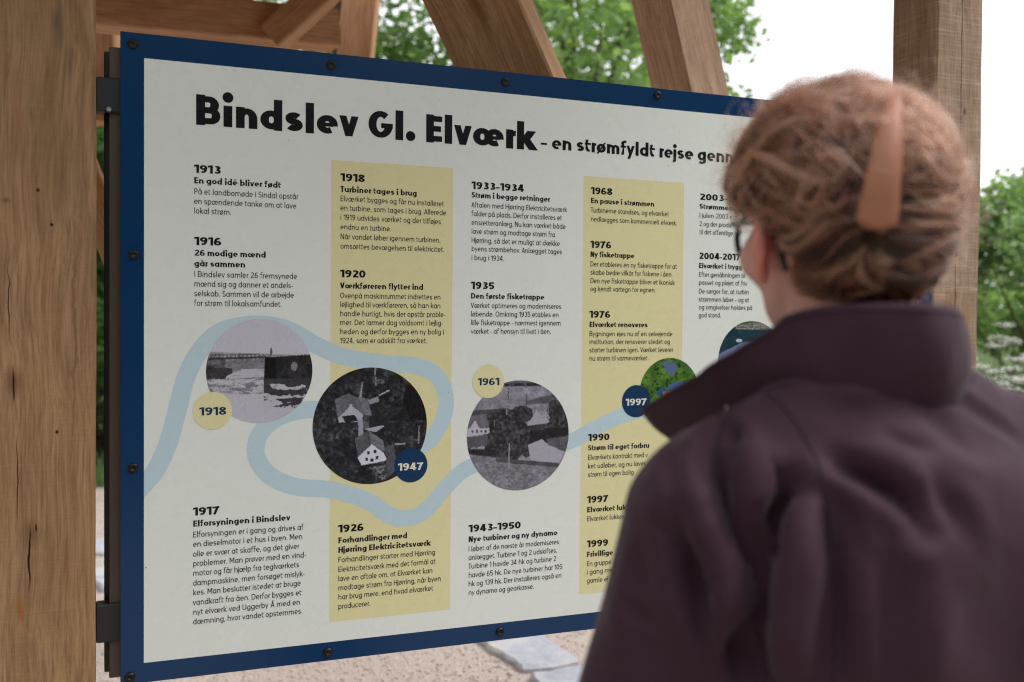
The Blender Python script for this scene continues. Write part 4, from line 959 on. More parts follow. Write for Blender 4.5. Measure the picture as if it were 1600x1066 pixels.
# broad drape noise, stretched down the cloth
N_ = normals(cV, cF)
dn = np.array([mnoise.noise(Vector((v[0]*13+3, v[1]*13, v[2]*5)))*.0065 + mnoise.noise(Vector((v[0]*30, v[1]*30+9, v[2]*15)))*.0022 for v in cV])
cV = cV + N_*dn[:, None]
FOLDS = [  # px path, depth, width
 ([(1126, 668), (1119, 716), (1134, 769), (1152, 839), (1176, 968), (1200, 1064)], .017, .014),
 ([(1226, 765), (1212, 830), (1196, 900), (1184, 965), (1176, 1040)], .024, .016),
 ([(1137, 672), (1150, 690), (1144, 720)], .010, .009),
 ([(1303, 720), (1340, 738), (1392, 765), (1424, 800), (1436, 835)], .011, .011),
 ([(1418, 640), (1455, 655), (1500, 690), (1530, 700)], .006, .014),
 ([(1292, 775), (1304, 860), (1308, 960), (1306, 1064)], .010, .014),
 ([(1590, 860), (1560, 940), (1530, 1040)], .006, .035),
 ([(1062, 815), (1080, 865), (1104, 930), (1140, 1010), (1160, 1064)], .013, .015),
 ([(1010, 850), (1000, 940), (1010, 1040)], .006, .014),
 ([(1385, 850), (1400, 940), (1392, 1064)], .008, .018),
 ([(1480, 735), (1470, 830), (1455, 930)], .006, .016),
 ([(1040, 705), (1070, 745), (1085, 800)], .006, .012),
 ([(1260, 620), (1330, 640), (1400, 625)], .004, .012),
 ([(1245, 860), (1262, 950), (1255, 1050)], .008, .010),
 ([(1168, 700), (1200, 730), (1216, 770)], .006, .006), ([(1330, 800), (1352, 870), (1348, 930)], .005, .008), ([(1500, 620), (1540, 650), (1590, 690)], .005, .009), ([(1070, 700), (1090, 720), (1100, 760)], .005, .007),
 ([(990, 800), (1030, 820), (1060, 850)], .004, .007), ([(1380, 680), (1420, 700), (1470, 700)], .004, .008), ([(1440, 760), (1490, 800), (1520, 860)], .006, .012), ([(960, 930), (1000, 960), (1040, 970)], .004, .008),
]
for px, dp, wd in FOLDS: cV = crease(cV, normals(cV, cF), px_curve(px), dp*(1.5 if dp > .009 else .8), wd*.9)
# ridges that catch the light beside the armhole
for px, dp, wd in (([(1246, 780), (1250, 860), (1240, 960), (1246, 1060)], -.014, .014), ([(1165, 690), (1185, 740), (1175, 800)], -.010, .016), ([(1340, 690), (1400, 720), (1450, 760)], -.007, .020), ([(1080, 760), (1092, 840), (1120, 930)], -.008, .018), ([(1440, 850), (1445, 960), (1440, 1060)], -.007, .022), ([(1040, 760), (1050, 850)], -.004, .02)):
    cV = crease(cV, normals(cV, cF), px_curve(px), dp, wd, 0)
cV = relax(cV, cF, 1, .4)
coat = mesh('coat', cV, cF, M_coat, person, True)
bvh2 = BVHTree.FromPolygons([tuple(v) for v in cV], [tuple(int(i) for i in q) for q in cF])
def seam(px, r=.0011):
    P = px_curve(px, bvh2, 6); 
    if len(P) < 2: return
    Q = []
    for p in P:
        r_ = bvh2.find_nearest(p); Q.append(r_[0] + r_[1]*.0002)
    mb = MB(); mb.tube(Q, r, 6); mb.build('seam', M_coat_in, coat, True)
seam([(1162, 632), (1135, 652), (1124, 680), (1120, 716), (1134, 769), (1152, 839), (1176, 968), (1198, 1060)])
seam([(1193, 614), (1240, 655), (1270, 706), (1288, 769), (1300, 850), (1304, 950), (1302, 1060)])
seam([(1236, 602), (1180, 616), (1120, 652)])

# collar: standing, opened wide at the front
base = [(.060, .112, 1.362), (.076, .062, 1.388), (.082, .0, 1.402), (.062, -.050, 1.405), (.0, -.078, 1.406), (-.066, -.050, 1.406), (-.092, .0, 1.402), (-.100, .06, 1.384), (-.106, .115, 1.356), (-.122, .165, 1.338)]
top = [(.060, .125, 1.420), (.066, .062, 1.465), (.068, .0, 1.488), (.050, -.052, 1.494), (.0, -.086, 1.499), (-.058, -.066, 1.499), (-.095, -.022, 1.491), (-.124, .035, 1.458), (-.150, .100, 1.423), (-.166, .196, 1.384)]
bc = catmull(base, 8); tcv = catmull(top, 8); NU = len(bc); NVv = 14
gV = np.zeros((NU, NVv+1, 3))
for i in range(NU):
    cen = Vector((0, 0, 0)); o_ = (bc[i]-Vector((0, .01, bc[i].z))); o_.z = 0; o_.normalize()
    for j in range(NVv+1):
        t = j/NVv; p = bc[i].lerp(tcv[i], t) + o_*(.007*math.sin(math.pi*t))
        q = mnoise.noise(Vector((p.x*26, p.y*26, p.z*18)))*.0065 + mnoise.noise(Vector((p.x*60+4, p.y*60, p.z*30)))*.0014
        gV[i, j] = p + o_*q
outer = gV.reshape(-1, 3); oi = np.arange(NU*(NVv+1)).reshape(NU, NVv+1)
cen = np.array([0, .01, 0]); dirs = outer-cen; dirs[:, 2] = 0; dirs /= np.linalg.norm(dirs, axis=1)[:, None]; th_ = .0030
inner = outer - dirs*th_; n0 = len(outer)
Fo = np.stack([oi[:-1, :-1], oi[:-1, 1:], oi[1:, 1:], oi[1:, :-1]], -1).reshape(-1, 4); Fi = Fo[:, ::-1]+n0
rim = []
for i in range(NU-1): rim.append([oi[i, NVv], oi[i, NVv]+n0, oi[i+1, NVv]+n0, oi[i+1, NVv]]); rim.append([oi[i, 0], oi[i+1, 0], oi[i+1, 0]+n0, oi[i, 0]+n0])
for j in range(NVv): rim.append([oi[0, j], oi[0, j]+n0, oi[0, j+1]+n0, oi[0, j+1]]); rim.append([oi[-1, j], oi[-1, j+1], oi[-1, j+1]+n0, oi[-1, j]+n0])
collar = mesh('collar', np.concatenate([outer, inner]), np.concatenate([Fo, Fi, np.array(rim)]), M_coat, coat, True)
mb = MB(); mb.tube([Vector(gV[i, 1]) for i in range(NU)], .0013, 6); mb.build('seam', M_coat_in, collar, True)
mb = MB(); mb.tube([Vector(gV[i, NVv-1]) for i in range(NU)], .0008, 6); mb.build('stitching', M_coat_in, collar, True)
q = Vector(gV[NU-14, 4]); oo = Vector(dirs.reshape(NU, NVv+1, 3)[NU-14, 4]) 
mb = MB(); mb.lathe([(.006, 0), (.0062, .001), (.004, .0025), (.001, .003)], Matrix.Translation(q) @ oo.to_track_quat('Z', 'Y').to_matrix().to_4x4(), 16); mb.build('snap_button', M_steel, collar, True)

# ------------------------------------------------------------------ hair
def Rhair(d):
    """distance from the head's centre to the hair's surface, along unit directions d (n,3) in the head's frame"""
    x, y, z = d[:, 0], d[:, 1], d[:, 2]
    r = 1/np.sqrt((x/.092)**2+(y/.110)**2+(z/.107)**2)
    def g(c, s): c = np.array(c)/np.linalg.norm(c); return np.exp(-(1-d@c)/(s*s/2)/2)
    r = r - .001*g((.50, -.85, .10), .6) + .003*g((.35, -.6, .7), .5) + .004*g((-.3, .75, .5), .5) + .010*g((-.8, .55, .25), .45) + .009*g((-.65, .2, .7), .45) + .014*g((0, -.72, -.70), .42) - .006*g((.75, -.25, -.5), .4)
    r = r - .010*g((.05, -1., -.12), .25)
    return r
HCv = np.array([0, -.006, .008])
def hsurf(d, off=0): d = d/np.linalg.norm(d, axis=1)[:, None]; return d*(Rhair(d)+off)[:, None]+HCv
def is_hair(d):
    """where hair grows: off the face, above the ears and down to the nape"""
    x, y, z = d[:, 0], d[:, 1], d[:, 2]; ax_ = np.abs(x)
    line = np.where(y > .1, .42+.45*np.clip(y-.1, 0, 1)*1.0-.55*ax_*(y < .7), np.where(y > -.25, .02-(.1-y)*.9, np.clip(-.30+(y+.25)*1.5, -.93, 1)))
    return z > line
n1_, n2_ = 150, 100
ph = np.linspace(0, 2*math.pi, n1_, endpoint=False); tz = np.linspace(-.995, .999, n2_)
D = np.stack([np.outer(np.sqrt(1-tz**2), np.cos(ph)), np.outer(np.sqrt(1-tz**2), np.sin(ph)), np.outer(tz, np.ones(n1_))], -1).reshape(-1, 3)
hk = is_hair(D); capv = hsurf(D, -.006); scalp_in = capv.copy()
capv[~hk] = (HCv + (capv-HCv)*.55)[~hk]
idx = np.arange(n1_*n2_).reshape(n2_, n1_); Fq = np.stack([idx[:-1], np.roll(idx, -1, 1)[:-1], np.roll(idx, -1, 1)[1:], idx[1:]], -1).reshape(-1, 4)
keep = hk[Fq].any(1); Fq = Fq[keep]
HM3 = np.array(HM.to_3x3()); HT = np.array(HM.translation)
def to_person(P): return P@HM3.T + HT
M_hairbase = plain('hair_underside', (.022, .010, .007), .8, .2, .3, 60)
t = NT('hair_strand'); hb = t.n('BsdfHairPrincipled'); hb.parametrization = 'COLOR'
a = t.n('Attribute', attribute_name='tone'); t.l(t.ramp(a.outputs['Fac'], [(0, (.008, .003, .002)), (.38, (.040, .014, .008)), (.72, (.17, .062, .036)), (1, (.42, .19, .115))]), hb.inputs['Color'])
hb.inputs['Roughness'].default_value = .42; hb.inputs['Radial Roughness'].default_value = .6
t.l(hb.outputs[0], t.t.nodes['Material Output'].inputs['Surface']); M_hair = t.m
cap = mesh('hair', to_person(capv), Fq, M_hairbase, person, True)
cap['label'] = 'light brown hair twisted up at the back'
# where the clip holds the twist: a line down the back of the head
def dir_px(u, v):
    """direction in the head's frame of the hair surface seen at a pixel"""
    o = Vector(HM.inverted() @ (PMI @ CAM)); d = (HM.inverted().to_3x3() @ (PMI.to_3x3() @ ray(u, v))).normalized()
    best = (9, None)
    for k in range(2400):
        t_ = .6+k*.00025; p = np.array(o+d*t_)-HCv; r = np.linalg.norm(p); e = r-Rhair((p/r)[None])[0]
        if e < best[0]: best = (e, p/r)
        if e < 0: break
    return best[1]
clip_dirs = np.array([dir_px(*p) for p in ((1396, 128), (1390, 165), (1384, 205), (1378, 245), (1371, 290), (1366, 330), (1362, 365), (1352, 400), (1346, 430))])
def clip_at(s):
    s = np.clip(s, 0, 1)*(len(clip_dirs)-1); i = np.minimum(s.astype(int), len(clip_dirs)-2); f_ = (s-i)[:, None]
    v = clip_dirs[i]*(1-f_)+clip_dirs[i+1]*f_; return v/np.linalg.norm(v, axis=1)[:, None]
rh = np.random.default_rng(3)
def strands(nlock, per, npt=22, width=.05, thick=.005, seed_filter=None, lift=(0, .006), wave=.10, end=1.0, rad=.00018, endj=.05, flare=0, up=0, tones=(.45, .26), wild=1.0):
    """locks: bundles with a rounded cross-section that sweep from the hairline to the clip"""
    d = rh.normal(size=(nlock*12, 3)); d /= np.linalg.norm(d, axis=1)[:, None]; m = is_hair(d)
    if seed_filter is not None: m &= seed_filter(d)
    d = d[m][:nlock]; n = len(d)
    tgt_s = np.clip(.46-.52*d[:, 2]+rh.normal(0, .08, n)*wild+up, .04, 1.0); T = clip_at(tgt_s)+rh.normal(0, endj, (n, 3))*wild; T /= np.linalg.norm(T, axis=1)[:, None]
    ph1 = 2.6*np.sin(d@np.array([3.1, 2.2, 4.0]))+1.8*np.sin(d@np.array([-4., 5., 1.5])+1)+rh.normal(0, 1.6, n)*wild; fr = 1.7+.5*np.sin(d@np.array([2., -3., 3.]))+rh.normal(0, .4, n)*wild; am = (.9+.5*np.sin(d@np.array([5., 1., -3.]))+rh.normal(0, .4, n)*wild)*wave; lf = rh.uniform(lift[0], lift[1], n); tone = np.clip(rh.normal(tones[0], tones[1], n), 0, 1); wd = width*rh.uniform(.55, 1.5, n); tk = thick*rh.uniform(.6, 1.5, n)
    n2 = n*per; L = np.repeat(np.arange(n), per); o = rh.uniform(-1, 1, n2); lay = rh.random(n2)**.4; ends = np.clip(rh.normal(end, .06, n2), .3, 1.05); j0 = rh.normal(0, .0003, (n2, 3)); j2 = np.abs(rh.normal(0, 1, n2)); bow = rh.normal(0, .006, n2)
    P = np.zeros((n2, npt, 3))
    for k in range(npt):
        s = k/(npt-1)*ends; w0 = (1-s)[:, None]; dd = d[L]*w0+T[L]*s[:, None]; side = np.cross(d[L], T[L]); side /= np.linalg.norm(side, axis=1)[:, None]+1e-9
        taper = (.35+.65*np.sin(np.pi*np.clip(s*.9+.1, 0, 1)))
        a_ = am[L]*np.sin(ph1[L]+fr[L]*s*4)*np.sin(np.pi*np.clip(s, 0, 1))**.7+(o*wd[L]+bow*s)*taper
        dd = dd+side*a_[:, None]; dd = dd/np.linalg.norm(dd, axis=1)[:, None]
        l_ = lf[L]*np.sin(np.pi*np.clip(s*.95+.05, 0, 1))+.0040*np.sin(ph1[L]*3+fr[L]*s*2.6)*(lf[L] > .001)+tk[L]*np.sqrt(np.clip(1-o*o, 0, 1))*lay*taper+j2*flare*s**2-.006*np.clip((s-.9)/.1, 0, 1)
        P[:, k] = hsurf(dd)+dd*(l_-.003)[:, None]+j0*(1+s[:, None])
    return P, np.clip(tone[L]+rh.normal(0, .09, n2)-.15*np.abs(o)**3, 0, 1), rad  # tone drops towards lock edges, painting in the shade between locks
def add_hair(name, sets, parent, label=None):
    tot = sum(len(p) for p, _, _ in sets); hc = bpy.data.hair_curves.new(name); sizes = []; pos = []; rads = []; tones = []
    for P, tn, rd in sets:
        n, k, _ = P.shape; sizes += [k]*n; pos.append(to_person(P.reshape(-1, 3))); pr = rd*(1-.55*np.linspace(0, 1, k)**3); rads.append(np.tile(pr, n)); tones.append(tn)
    hc.add_curves(sizes); hc.attributes['position'].data.foreach_set('vector', np.concatenate(pos).astype(np.float32).ravel())
    (hc.attributes.get('radius') or hc.attributes.new('radius', 'FLOAT', 'POINT')).data.foreach_set('value', np.concatenate(rads).astype(np.float32))
    hc.attributes.new('tone', 'FLOAT', 'CURVE').data.foreach_set('value', np.concatenate(tones).astype(np.float32))
    hc.materials.append(M_hair); o = bpy.data.objects.new(name, hc); C.objects.link(o); o.parent = parent
    return o
low = lambda d: d[:, 2] < .25
high = lambda d: d[:, 2] > .1
far = lambda d: d@np.array([.0, -.93, .36]) < .30
mid = lambda d: (d@np.array([.0, -.93, .36]) < .75) & (d[:, 2] > .0)
sets = [strands(420, 48, lift=(0, .001), wave=.05, width=.042, thick=.0035, rad=.00020, tones=(.40, .30), wild=.25),
        strands(360, 46, lift=(.001, .004), wave=.09, seed_filter=far, width=.034, thick=.005, tones=(.50, .32), wild=.3),
        strands(240, 40, lift=(.001, .009), wave=.14, seed_filter=mid, width=.030, thick=.0055, tones=(.56, .32), wild=.75),
        strands(260, 44, lift=(.0, .002), wave=.05, seed_filter=low, width=.036, thick=.004, tones=(.44, .30), wild=.3),
        strands(800, 7, lift=(.003, .015), wave=.20, seed_filter=high, width=.02, thick=.003, end=.85, endj=.18, flare=.003, tones=(.72, .2), rad=.00014)]
# the roll to the right of the clip: locks that come off the crown and fold round into the twist
def roll(nlock, per, npt=22, wl=.030):
    A = np.array([dir_px(*p) for p in ((1400, 130), (1440, 150), (1472, 200), (1480, 260), (1478, 320), (1462, 370), (1440, 405), (1420, 440))])
    P = []; tn = []
    for l in range(nlock):
        i = rh.uniform(0, 7); a0 = A[int(i)]*(1-i % 1)+A[min(int(i)+1, 7)]*(i % 1); a0 = a0+rh.normal(0, .05, 3)+np.array([.75, .35, .0])*rh.uniform(.1, 1)
        s_t = np.array([np.clip(i/7*.95+rh.normal(.05, .09), 0, 1)]); b0 = clip_at(s_t)[0]; ax_ = .12*math.sin(i*1.3)+rh.normal(0, .07); lf = rh.uniform(.001, .010); t0 = np.clip(rh.normal(.45, .28), 0, 1); ph_ = i*1.1+rh.normal(0, .6)
        for q in range(per):
            a1 = a0+rh.normal(0, .016, 3); b1 = b0+rh.normal(0, .010, 3); s = np.linspace(0, 1, npt)[:, None]
            dd = a1*(1-s)+b1*s+np.array([0, 0, 1])*ax_*np.sin(np.pi*s)+np.array([0, 0, 1])*.03*np.sin(ph_+s*7); dd /= np.linalg.norm(dd, axis=1)[:, None]
            off = lf*np.sin(np.pi*s[:, 0])+.0025*np.sin(ph_+s[:, 0]*5)-.006*np.clip((s[:, 0]-.88)/.12, 0, 1)
            P.append(hsurf(dd, off)+rh.normal(0, .0003, 3)); tn.append(np.clip(t0+rh.normal(0, .09), 0, 1))
    return np.array(P), np.array(tn), .00018
sets.append(roll(170, 38))
# loose flyaways round the outline
def fly(n, npt=12):
    d = rh.normal(size=(n*6, 3)); d /= np.linalg.norm(d, axis=1)[:, None]; d = d[is_hair(d) & ((d[:, 2] > .2) | (d[:, 0]*.9-d[:, 1]*.4 > .5) | (d[:, 1] > .4))][:n]; m = len(d)
    tg = rh.normal(size=(m, 3)); tg -= d*(np.sum(tg*d, 1)[:, None]); tg /= np.linalg.norm(tg, axis=1)[:, None]; back = np.array([.2, -.8, .3]); tg = tg*.8+back; L = rh.uniform(.02, .07, m); h_ = rh.gamma(2., .0050, m)
    s = np.linspace(0, 1, npt); P = hsurf(d, -.003)[:, None]+tg[:, None]*(s[None, :, None]*L[:, None, None])
    c = P-HCv; r = np.linalg.norm(c, axis=2, keepdims=True); u_ = c/r; rs = Rhair(u_.reshape(-1, 3)).reshape(m, npt, 1)
    P = HCv+u_*(rs+h_[:, None, None]*np.sin(np.pi*.62*s)[None, :, None]*1.3+.002*np.sin(s*9+h_[:, None]*900)[:, :, None])
    return P, np.clip(rh.normal(.7, .15, m), 0, 1), .00011
sets.append(fly(3200))
def tufts(n, per, npt=14):
    """loose tufts that stand off the crown and curl over"""
    P = []; tn = []
    while len(P) < n*per:
        d = np.array([rh.normal(-.15, .5), rh.normal(.1, .45), rh.uniform(.35, 1.)]); d /= np.linalg.norm(d)
        if not is_hair(d[None])[0]: continue
        tg = rh.normal(size=3)*.7+np.array([.5, -.6, .2]); tg -= d*(tg@d); tg /= np.linalg.norm(tg); L = rh.uniform(.03, .075); h_ = rh.uniform(.006, .021); cu = rh.normal(0, .3); t0 = rh.normal(.66, .2); sd_ = np.cross(d, tg); wd = rh.uniform(.002, .007)
        for q in range(per):
            s = np.linspace(0, 1, npt)*rh.uniform(.7, 1.1); o = rh.uniform(-1, 1)
            c = d*.1+tg*(s[:, None]*L)+sd_*((o*wd*(.3+s)+cu*L*s*s)[:, None]); u_ = c/np.linalg.norm(c, axis=1)[:, None]
            P.append(HCv+u_*(Rhair(u_)-.002+h_*np.sin(np.pi*.72*s)*(1+.25*rh.normal()))[:, None]+rh.normal(0, .0008, 3)); tn.append(np.clip(t0+rh.normal(0, .1), 0, 1))
    return np.array(P), np.array(tn), .00016
sets.append(tufts(230, 24))
# wisps that come down the nape and sweep in front of the ear
def whisk(n, a, b, spread, lift, npt=14, rad=.00014):
    a = np.array(a); b = np.array(b); s = np.linspace(0, 1, npt)[:, None]; P = []
    for i in range(n):
        a1 = a+rh.normal(0, spread, 3); b1 = b+rh.normal(0, spread, 3); dd = a1*(1-s)+b1*s; dd /= np.linalg.norm(dd, axis=1)[:, None]; P.append(hsurf(dd, -.004+lift*np.sin(np.pi*s[:, 0])*rh.uniform(.2, 1.2)))
    return np.array(P), np.clip(rh.normal(.55, .15, n), 0, 1), rad
sets += [whisk(900, (-.62, -.35, -.72), (-.35, -.85, -.25), .10, .003), whisk(500, (.3, -.6, -.8), (.1, -.95, -.2), .14, .003), whisk(700, (-.85, .62, .30), (-.97, .0, .10), .09, .008), whisk(500, (-.9, .5, .12), (-.92, -.35, .05), .08, .006)]
add_hair('hair_strands', sets, cap)

# hair clip: a smooth tapering leather-coloured shell standing on the twist
def clip():
    A = np.array([clip_at(np.array([s]))[0] for s in np.linspace(.14, .72, 22)]); P = hsurf(A, .010)
    V = []; F = []; n = 16
    top_ = P[0]; 
    for i in range(22):
        t_ = i/21; w = (.0078+.0098*min(1, t_*1.2)**.9)*(1 if t_ < .93 else math.sqrt(max(0.02, 1-((t_-.93)/.07)**2*.85))); 
        if t_ < .08: w *= math.sqrt(max(.05, 1-((.08-t_)/.08)**2*.9))
        tg = P[min(i+1, 21)]-P[max(i-1, 0)]; tg /= np.linalg.norm(tg); nr = A[i]; sd_ = np.cross(tg, nr); sd_ /= np.linalg.norm(sd_); nr = np.cross(sd_, tg)
        for k in range(n):
            a_ = 2*math.pi*k/n; ca, sa = math.cos(a_), math.sin(a_)
            V.append(P[i]+sd_*w*math.copysign(abs(ca)**.8, ca)+nr*(.0042*sa+.003*(1-ca*ca)+ .004*math.sin(math.pi*t_)))
    for i in range(21):
        for k in range(n): F.append([i*n+k, i*n+(k+1) % n, (i+1)*n+(k+1) % n, (i+1)*n+k])
    F.append([k for k in range(n)][::-1]); F.append([21*n+k for k in range(n)])
    W_ = [PM @ Vector(to_person(np.array(v)[None])[0]) for v in V]; o_ = sum(W_, Vector())/len(W_)
    t = NT('tan_leather', .52, .35); g = t.n('TexCoord').outputs['Object']; t.base(t.mix(t.noise(g, 30, 4), (.31, .13, .075), (.41, .185, .11))); t.bump(t.noise(g, 300, 3), .0003, .4)
    root = empty("hair_clip", o_); tag(root, 'tan tapering hair clip standing upright in the twisted brown hair', 'hair clip')
    mesh('shell', [v-o_ for v in W_], F, t.m, root, True)
    # the two prongs that run under the hair
    mb = MB(); a = [PM @ Vector(to_person((hsurf(clip_at(np.array([s]))+np.array([[.05, 0, 0]]), -.012))[0][None])[0])-o_ for s in np.linspace(.2, .78, 8)]; mb.tube(a, .0028, 8); mb.build('prong', t.m, root, True)
clip()

# ------------------------------------------------------------------ eyeglasses
gl_o = PM @ (HM @ Vector((.002, .086, -.012))); glasses = empty('eyeglasses', mat=Matrix.Translation(gl_o) @ Matrix.Rotation(YB+HYAW, 4, 'Z'))
tag(glasses, 'dark-rimmed eyeglasses worn by the person in the plum coat', 'eyeglasses')
M_rim = plain('dark_acetate', (.012, .011, .014), .25, .5)
tg_ = NT('lens', .02, .5); tg_.b.inputs['Transmission Weight'].default_value = 1; tg_.b.inputs['IOR'].default_value = 1.02; tg_.base((.97, .98, .98)); M_lens = tg_.m
for sg in (-1, 1):
    P = [Vector((sg*.037+.030*math.copysign(abs(math.cos(a))**.85, math.cos(a)), .024-.010*(abs(sg*.037+.030*math.cos(a))/.06)**2, .001+.0265*math.copysign(abs(math.sin(a))**.85, math.sin(a)))) for a in np.linspace(0, 2*math.pi, 28, endpoint=False)]
    mb = MB(); mb.tube(P, .0034, 8, True); mb.build('rim', M_rim, glasses, True)
    n = len(P); c_ = sum(P, Vector())/n; mesh('lens', [tuple(c_)]+[tuple(p) for p in P], [[0, 1+i, 1+(i+1) % n] for i in range(n)], M_lens, glasses, True)
    mb = MB(); mb.tube([(sg*.066, .014, .014), (sg*.074, .008, .015), (sg*.0745, -.015, .014), (sg*.080, -.055, .010), (sg*.0835, -.092, .006), (sg*.0835, -.112, -.006), (sg*.081, -.124, -.026), (sg*.079, -.128, -.040)], [.0028, .0028, .0022, .0020, .0020, .0024, .0030, .0030], 8, flat=1.3); mb.build('temple_arm', M_rim, glasses, True)
mb = MB(); mb.tube([(-.008, .022, .006), (0, .025, .010), (.008, .022, .006)], .002, 8); mb.build('bridge', M_rim, glasses, True)

# ------------------------------------------------------------------ vegetation
def leaves(centers, radii, n, size, seed, flatness=.6, squash=(1, 1, 1), clump=None):
    r = np.random.default_rng(seed); K = len(centers); cw = np.array(radii)**2; cw /= cw.sum(); w = r.choice(K, n, p=cw)
    d = r.normal(size=(n, 3)); d /= np.linalg.norm(d, axis=1)[:, None]; rad = r.random(n)**.45
    P = np.array(centers)[w]+d*(rad*np.array(radii)[w])[:, None]*np.array(squash)
    a = r.normal(size=(n, 3)); a[:, 2] *= flatness; a /= np.linalg.norm(a, axis=1)[:, None]; b = np.cross(a, r.normal(size=(n, 3))); b /= np.linalg.norm(b, axis=1)[:, None]
    s = size*r.uniform(.6, 1.35, n)[:, None]; a *= s; b *= s*.55; up = np.cross(a, b); up /= np.linalg.norm(up, axis=1)[:, None]+1e-9
    V = np.stack([P-a, P+b-up*s*.12, P+a, P-b-up*s*.12], 1); F = (np.arange(n)*4)[:, None]+np.array([0, 1, 2, 3])
    tone = np.clip(r.normal(.5, .2, n)+.25*np.repeat(r.normal(0, .6, K), 1)[w], 0, 1)
    return V.reshape(-1, 3), F, np.repeat(tone, 4)
def crown(name, cs, rs, n, size, mat, parent, seed, **kw):
    V, F, tn = leaves(cs, rs, n, size, seed, **kw); o = mesh(name, V, F, mat, parent)
    o.data.attributes.new('tone', 'FLOAT', 'POINT').data.foreach_set('value', tn.astype(np.float32)); return o
def tree(loc_, height, rad, n, size, mat, label, seed, low=.12, cat='tree', group='trees behind the shelter', name='broadleaf_tree', nclump=60, lean=0, trunk_r=.13):
    r = np.random.default_rng(seed); root = empty(name, loc_); tag(root, label, cat, group); cs = []; rs = []; mb = MB()
    trunk = [Vector((lean*t*t*height*.3+.08*math.sin(t*5+seed), .06*math.cos(t*4+seed), t*height*.86)) for t in np.linspace(0, 1, 9)]
    mb.tube(trunk, [trunk_r*(1-.85*t) for t in np.linspace(0, 1, 9)], 8)
    for k in range(nclump):
        t = low+(1-low)*r.random()**.85; ang = r.uniform(0, 6.28); env = math.sin(math.pi*min(1, (t*.86+.12)))**.7; q = rad*env*math.sqrt(r.random())
        c = Vector((q*math.cos(ang)+lean*t*t*height*.3, q*math.sin(ang), t*height)); cs.append(tuple(c)); rs.append(rad*r.uniform(.14, .30))
        if k < 26:
            p0 = trunk[min(8, max(1, int(t*8)-1))]; mid = p0.lerp(c, .5)+Vector((0, 0, -.05*height*r.random())); mb.tube([p0, mid, c], [trunk_r*.32, trunk_r*.2, trunk_r*.06], 5)
    mb.build('trunk', M_bark, root, True)
    crown('crown', cs, rs, n, size, mat, root, seed+5)
    return root
tree((-1.9, 10.6, 0), 6.6, 2.3, 17000, .05, L_tree, 'leafy tree with sky between its leaves, behind the slim far post', 11)
tree((.55, 10.2, 0), 6.8, 2.1, 16000, .05, L_tree, 'light green tree between the two leaning braces', 12, low=.2)
tree((2.05, 11.4, 0), 6.5, 1.4, 7000, .05, L_tree, 'thin outer tree with drooping twigs against the white sky', 13, low=.2, nclump=46)
tree((-4.6, 10.5, 0), 6.2, 2.0, 15000, .055, L_dark, 'dark green tree glimpsed in the gap beside the left post', 14, low=.05)
tree((-7.6, 13, 0), 7.5, 2.6, 14000, .07, L_dark, 'big dark tree far to the left beyond the shelter', 15)
def bush(loc_, h, rad, n, size, mat, label, seed, grp='bushes along the back of the yard'):
    r = np.random.default_rng(seed); root = empty('bush', loc_); tag(root, label, 'bush', grp); cs = []; rs = []; mb = MB()
    for k in range(46):
        t = r.random()**.8; a_ = r.uniform(0, 6.28); q = rad*math.sqrt(r.random())*math.sqrt(max(.1, 1-t*t*.8)); c = Vector((q*math.cos(a_), q*math.sin(a_), .15+t*(h-.3))); cs.append(tuple(c)); rs.append(rad*r.uniform(.16, .30))
        if k < 14: mb.tube([(0, 0, 0), c*.5+Vector((.05, 0, 0)), c], [.03, .018, .005], 5)
    mb.build('stem', M_bark, root, True); crown('foliage', cs, rs, n, size, mat, root, seed+3)
bush((5.55, 10.2, 0), 3.0, 1.6, 17000, .05, L_bush, 'pale green bush right of the right-hand oak post', 21)
bush((7.6, 10.6, 0), 3.0, 1.6, 10000, .06, L_bush, 'large green bush beyond the right edge of the yard', 22)
bush((4.0, 12.0, 0), 2.9, 1.5, 10000, .06, L_dark, 'darker bush hidden behind the head and right-hand post', 23)
bush((-3.95, 9.9, 0), 3.9, 1.2, 14000, .045, L_dark, 'tall dark bush seen in the gap left of the board', 24)
bush((-1.0, 10.0, 0), 2.4, 1.3, 7000, .06, L_dark, 'bush behind the lower left half of the board', 25)
bush((1.2, 9.9, 0), 2.4, 1.3, 7000, .06, L_bush, 'bush behind the lower middle of the board', 26)
bush((-5.2, 9.8, 0), 2.5, 1.3, 7000, .06, L_dark, 'bush behind the left post', 27)
def hedge():
    cs = []; rs = []
    for x in np.arange(-22, 26, .55): cs.append((x, 15.5+random.uniform(-.6, .6), random.uniform(.4, 1.9))); rs.append(random.uniform(.5, .95))
    o = crown('hedgerow', cs, rs, 42000, .10, L_dark, None, 77); tag(o, 'long far green hedgerow closing the view', 'hedgerow', kind='stuff')
hedge()
def shade_treeline():  # unseen trees added behind the camera to cut the low light
    cs = []; rs = []
    for a_ in np.arange(-115, 116, 5.0):
        for k in range(5):
            q = 8.5+random.uniform(-1, 1); cs.append((q*1.15*math.sin(R(a_+180)), q*math.cos(R(a_+180))+1.5, random.uniform(.8, 5.0))); rs.append(random.uniform(.9, 1.5))
    o = crown('shade_treeline', cs, rs, 40000, .22, L_dark, None, 78); tag(o, 'unseen ring of dark trees behind the camera, added to block low light', 'shade_treeline', kind='stuff')
shade_treeline()
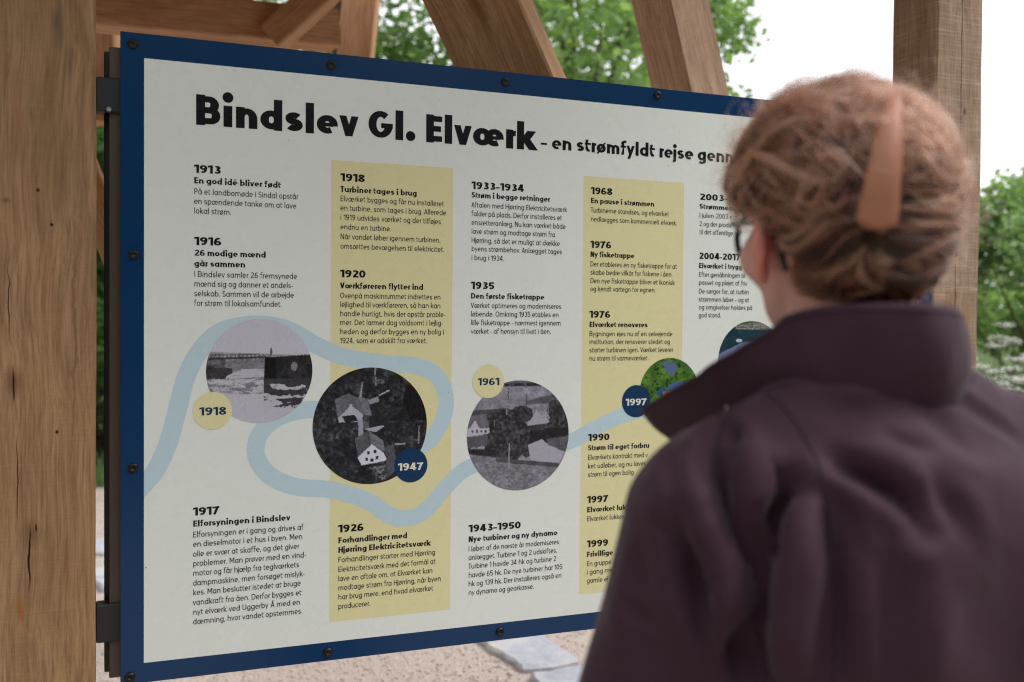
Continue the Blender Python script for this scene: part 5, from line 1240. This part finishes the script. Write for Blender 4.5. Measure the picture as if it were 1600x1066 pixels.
def parsley(x, y, h, seed, label):
    r = np.random.default_rng(seed); root = empty('cow_parsley', (x, y, 0)); tag(root, label, 'wildflower', 'white wildflowers beside the right-hand post'); mb = MB(); V = []; F = []
    lv = []; lr = []
    for k in range(7):
        a_ = r.uniform(0, 6.28); q = r.uniform(.05, .34); hh = h*r.uniform(.72, 1.0); tip = Vector((q*math.cos(a_), q*math.sin(a_), hh)); mb.tube([(0, 0, 0), (tip.x*.4, tip.y*.4, hh*.6), tip], [.005, .004, .0025], 5); lv.append((tip.x*.5, tip.y*.5, hh*.45)); lr.append(.16); V = []; F = []
        for j in range(16):
            b_ = r.uniform(0, 6.28); e = tip+Vector((.06*math.sqrt(r.random())*math.cos(b_), .05*math.sqrt(r.random())*math.sin(b_), .012+r.uniform(0, .012))); mb.tube([tip-Vector((0, 0, .02)), e], .0012, 3)
            for m in range(7):
                c = e+Vector(tuple(r.normal(0, .008, 3))); s_ = r.uniform(.006, .011); b = len(V); V += [c+Vector((s_, 0, r.uniform(-.002, .002))), c+Vector((0, s_, .002)), c+Vector((-s_, 0, 0)), c+Vector((0, -s_, .002))]; F.append([b, b+1, b+2, b+3])
        mesh('flower_head', V, F, M_petal, root)
    mb.build('stem', L_bush, root); crown('foliage', lv, lr, 700, .035, L_bush, root, seed+9)
for i, (u, v, Y, lb) in enumerate(((1548, 520, 6.9, 'white umbel wildflower tight against the right-hand post, tallest of its patch'), (1582, 540, 7.2, 'white umbel wildflower at the photo\'s right edge above the shoulder'),
        (1560, 566, 6.6, 'white umbel wildflower low between post and shoulder'), (1606, 580, 6.4, 'white umbel wildflower partly cut by the right edge of the photo'), (1536, 590, 7.0, 'white umbel wildflower half hidden by the post\'s edge'), (1590, 610, 6.1, 'lowest white umbel wildflower just above the coat\'s shoulder'))):
    p = at(u, v, Y); parsley(p.x, p.y, p.z+.06, 40+i, lb)
def grass():
    r = np.random.default_rng(5); n = 26000; x = r.uniform(-9, 11, n); y = 8.6+r.random(n)**1.5*5; h = r.uniform(.08, .32, n); a = r.uniform(0, 6.28, n); w = .006
    b = np.stack([x, y, np.zeros(n)], 1); dx = np.stack([np.cos(a)*w, np.sin(a)*w, np.zeros(n)], 1); ln = np.stack([r.normal(0, .06, n), r.normal(0, .06, n), h], 1)
    V = np.stack([b-dx, b+dx, b+ln], 1).reshape(-1, 3); F = np.arange(3*n).reshape(-1, 3); o = mesh('grass', V, F, L_bush); o.data.attributes.new('tone', 'FLOAT', 'POINT').data.foreach_set('value', np.repeat(r.random(n), 3).astype(np.float32))
    tag(o, 'tufts of grass at the foot of the bushes', 'grass', kind='stuff')
grass()
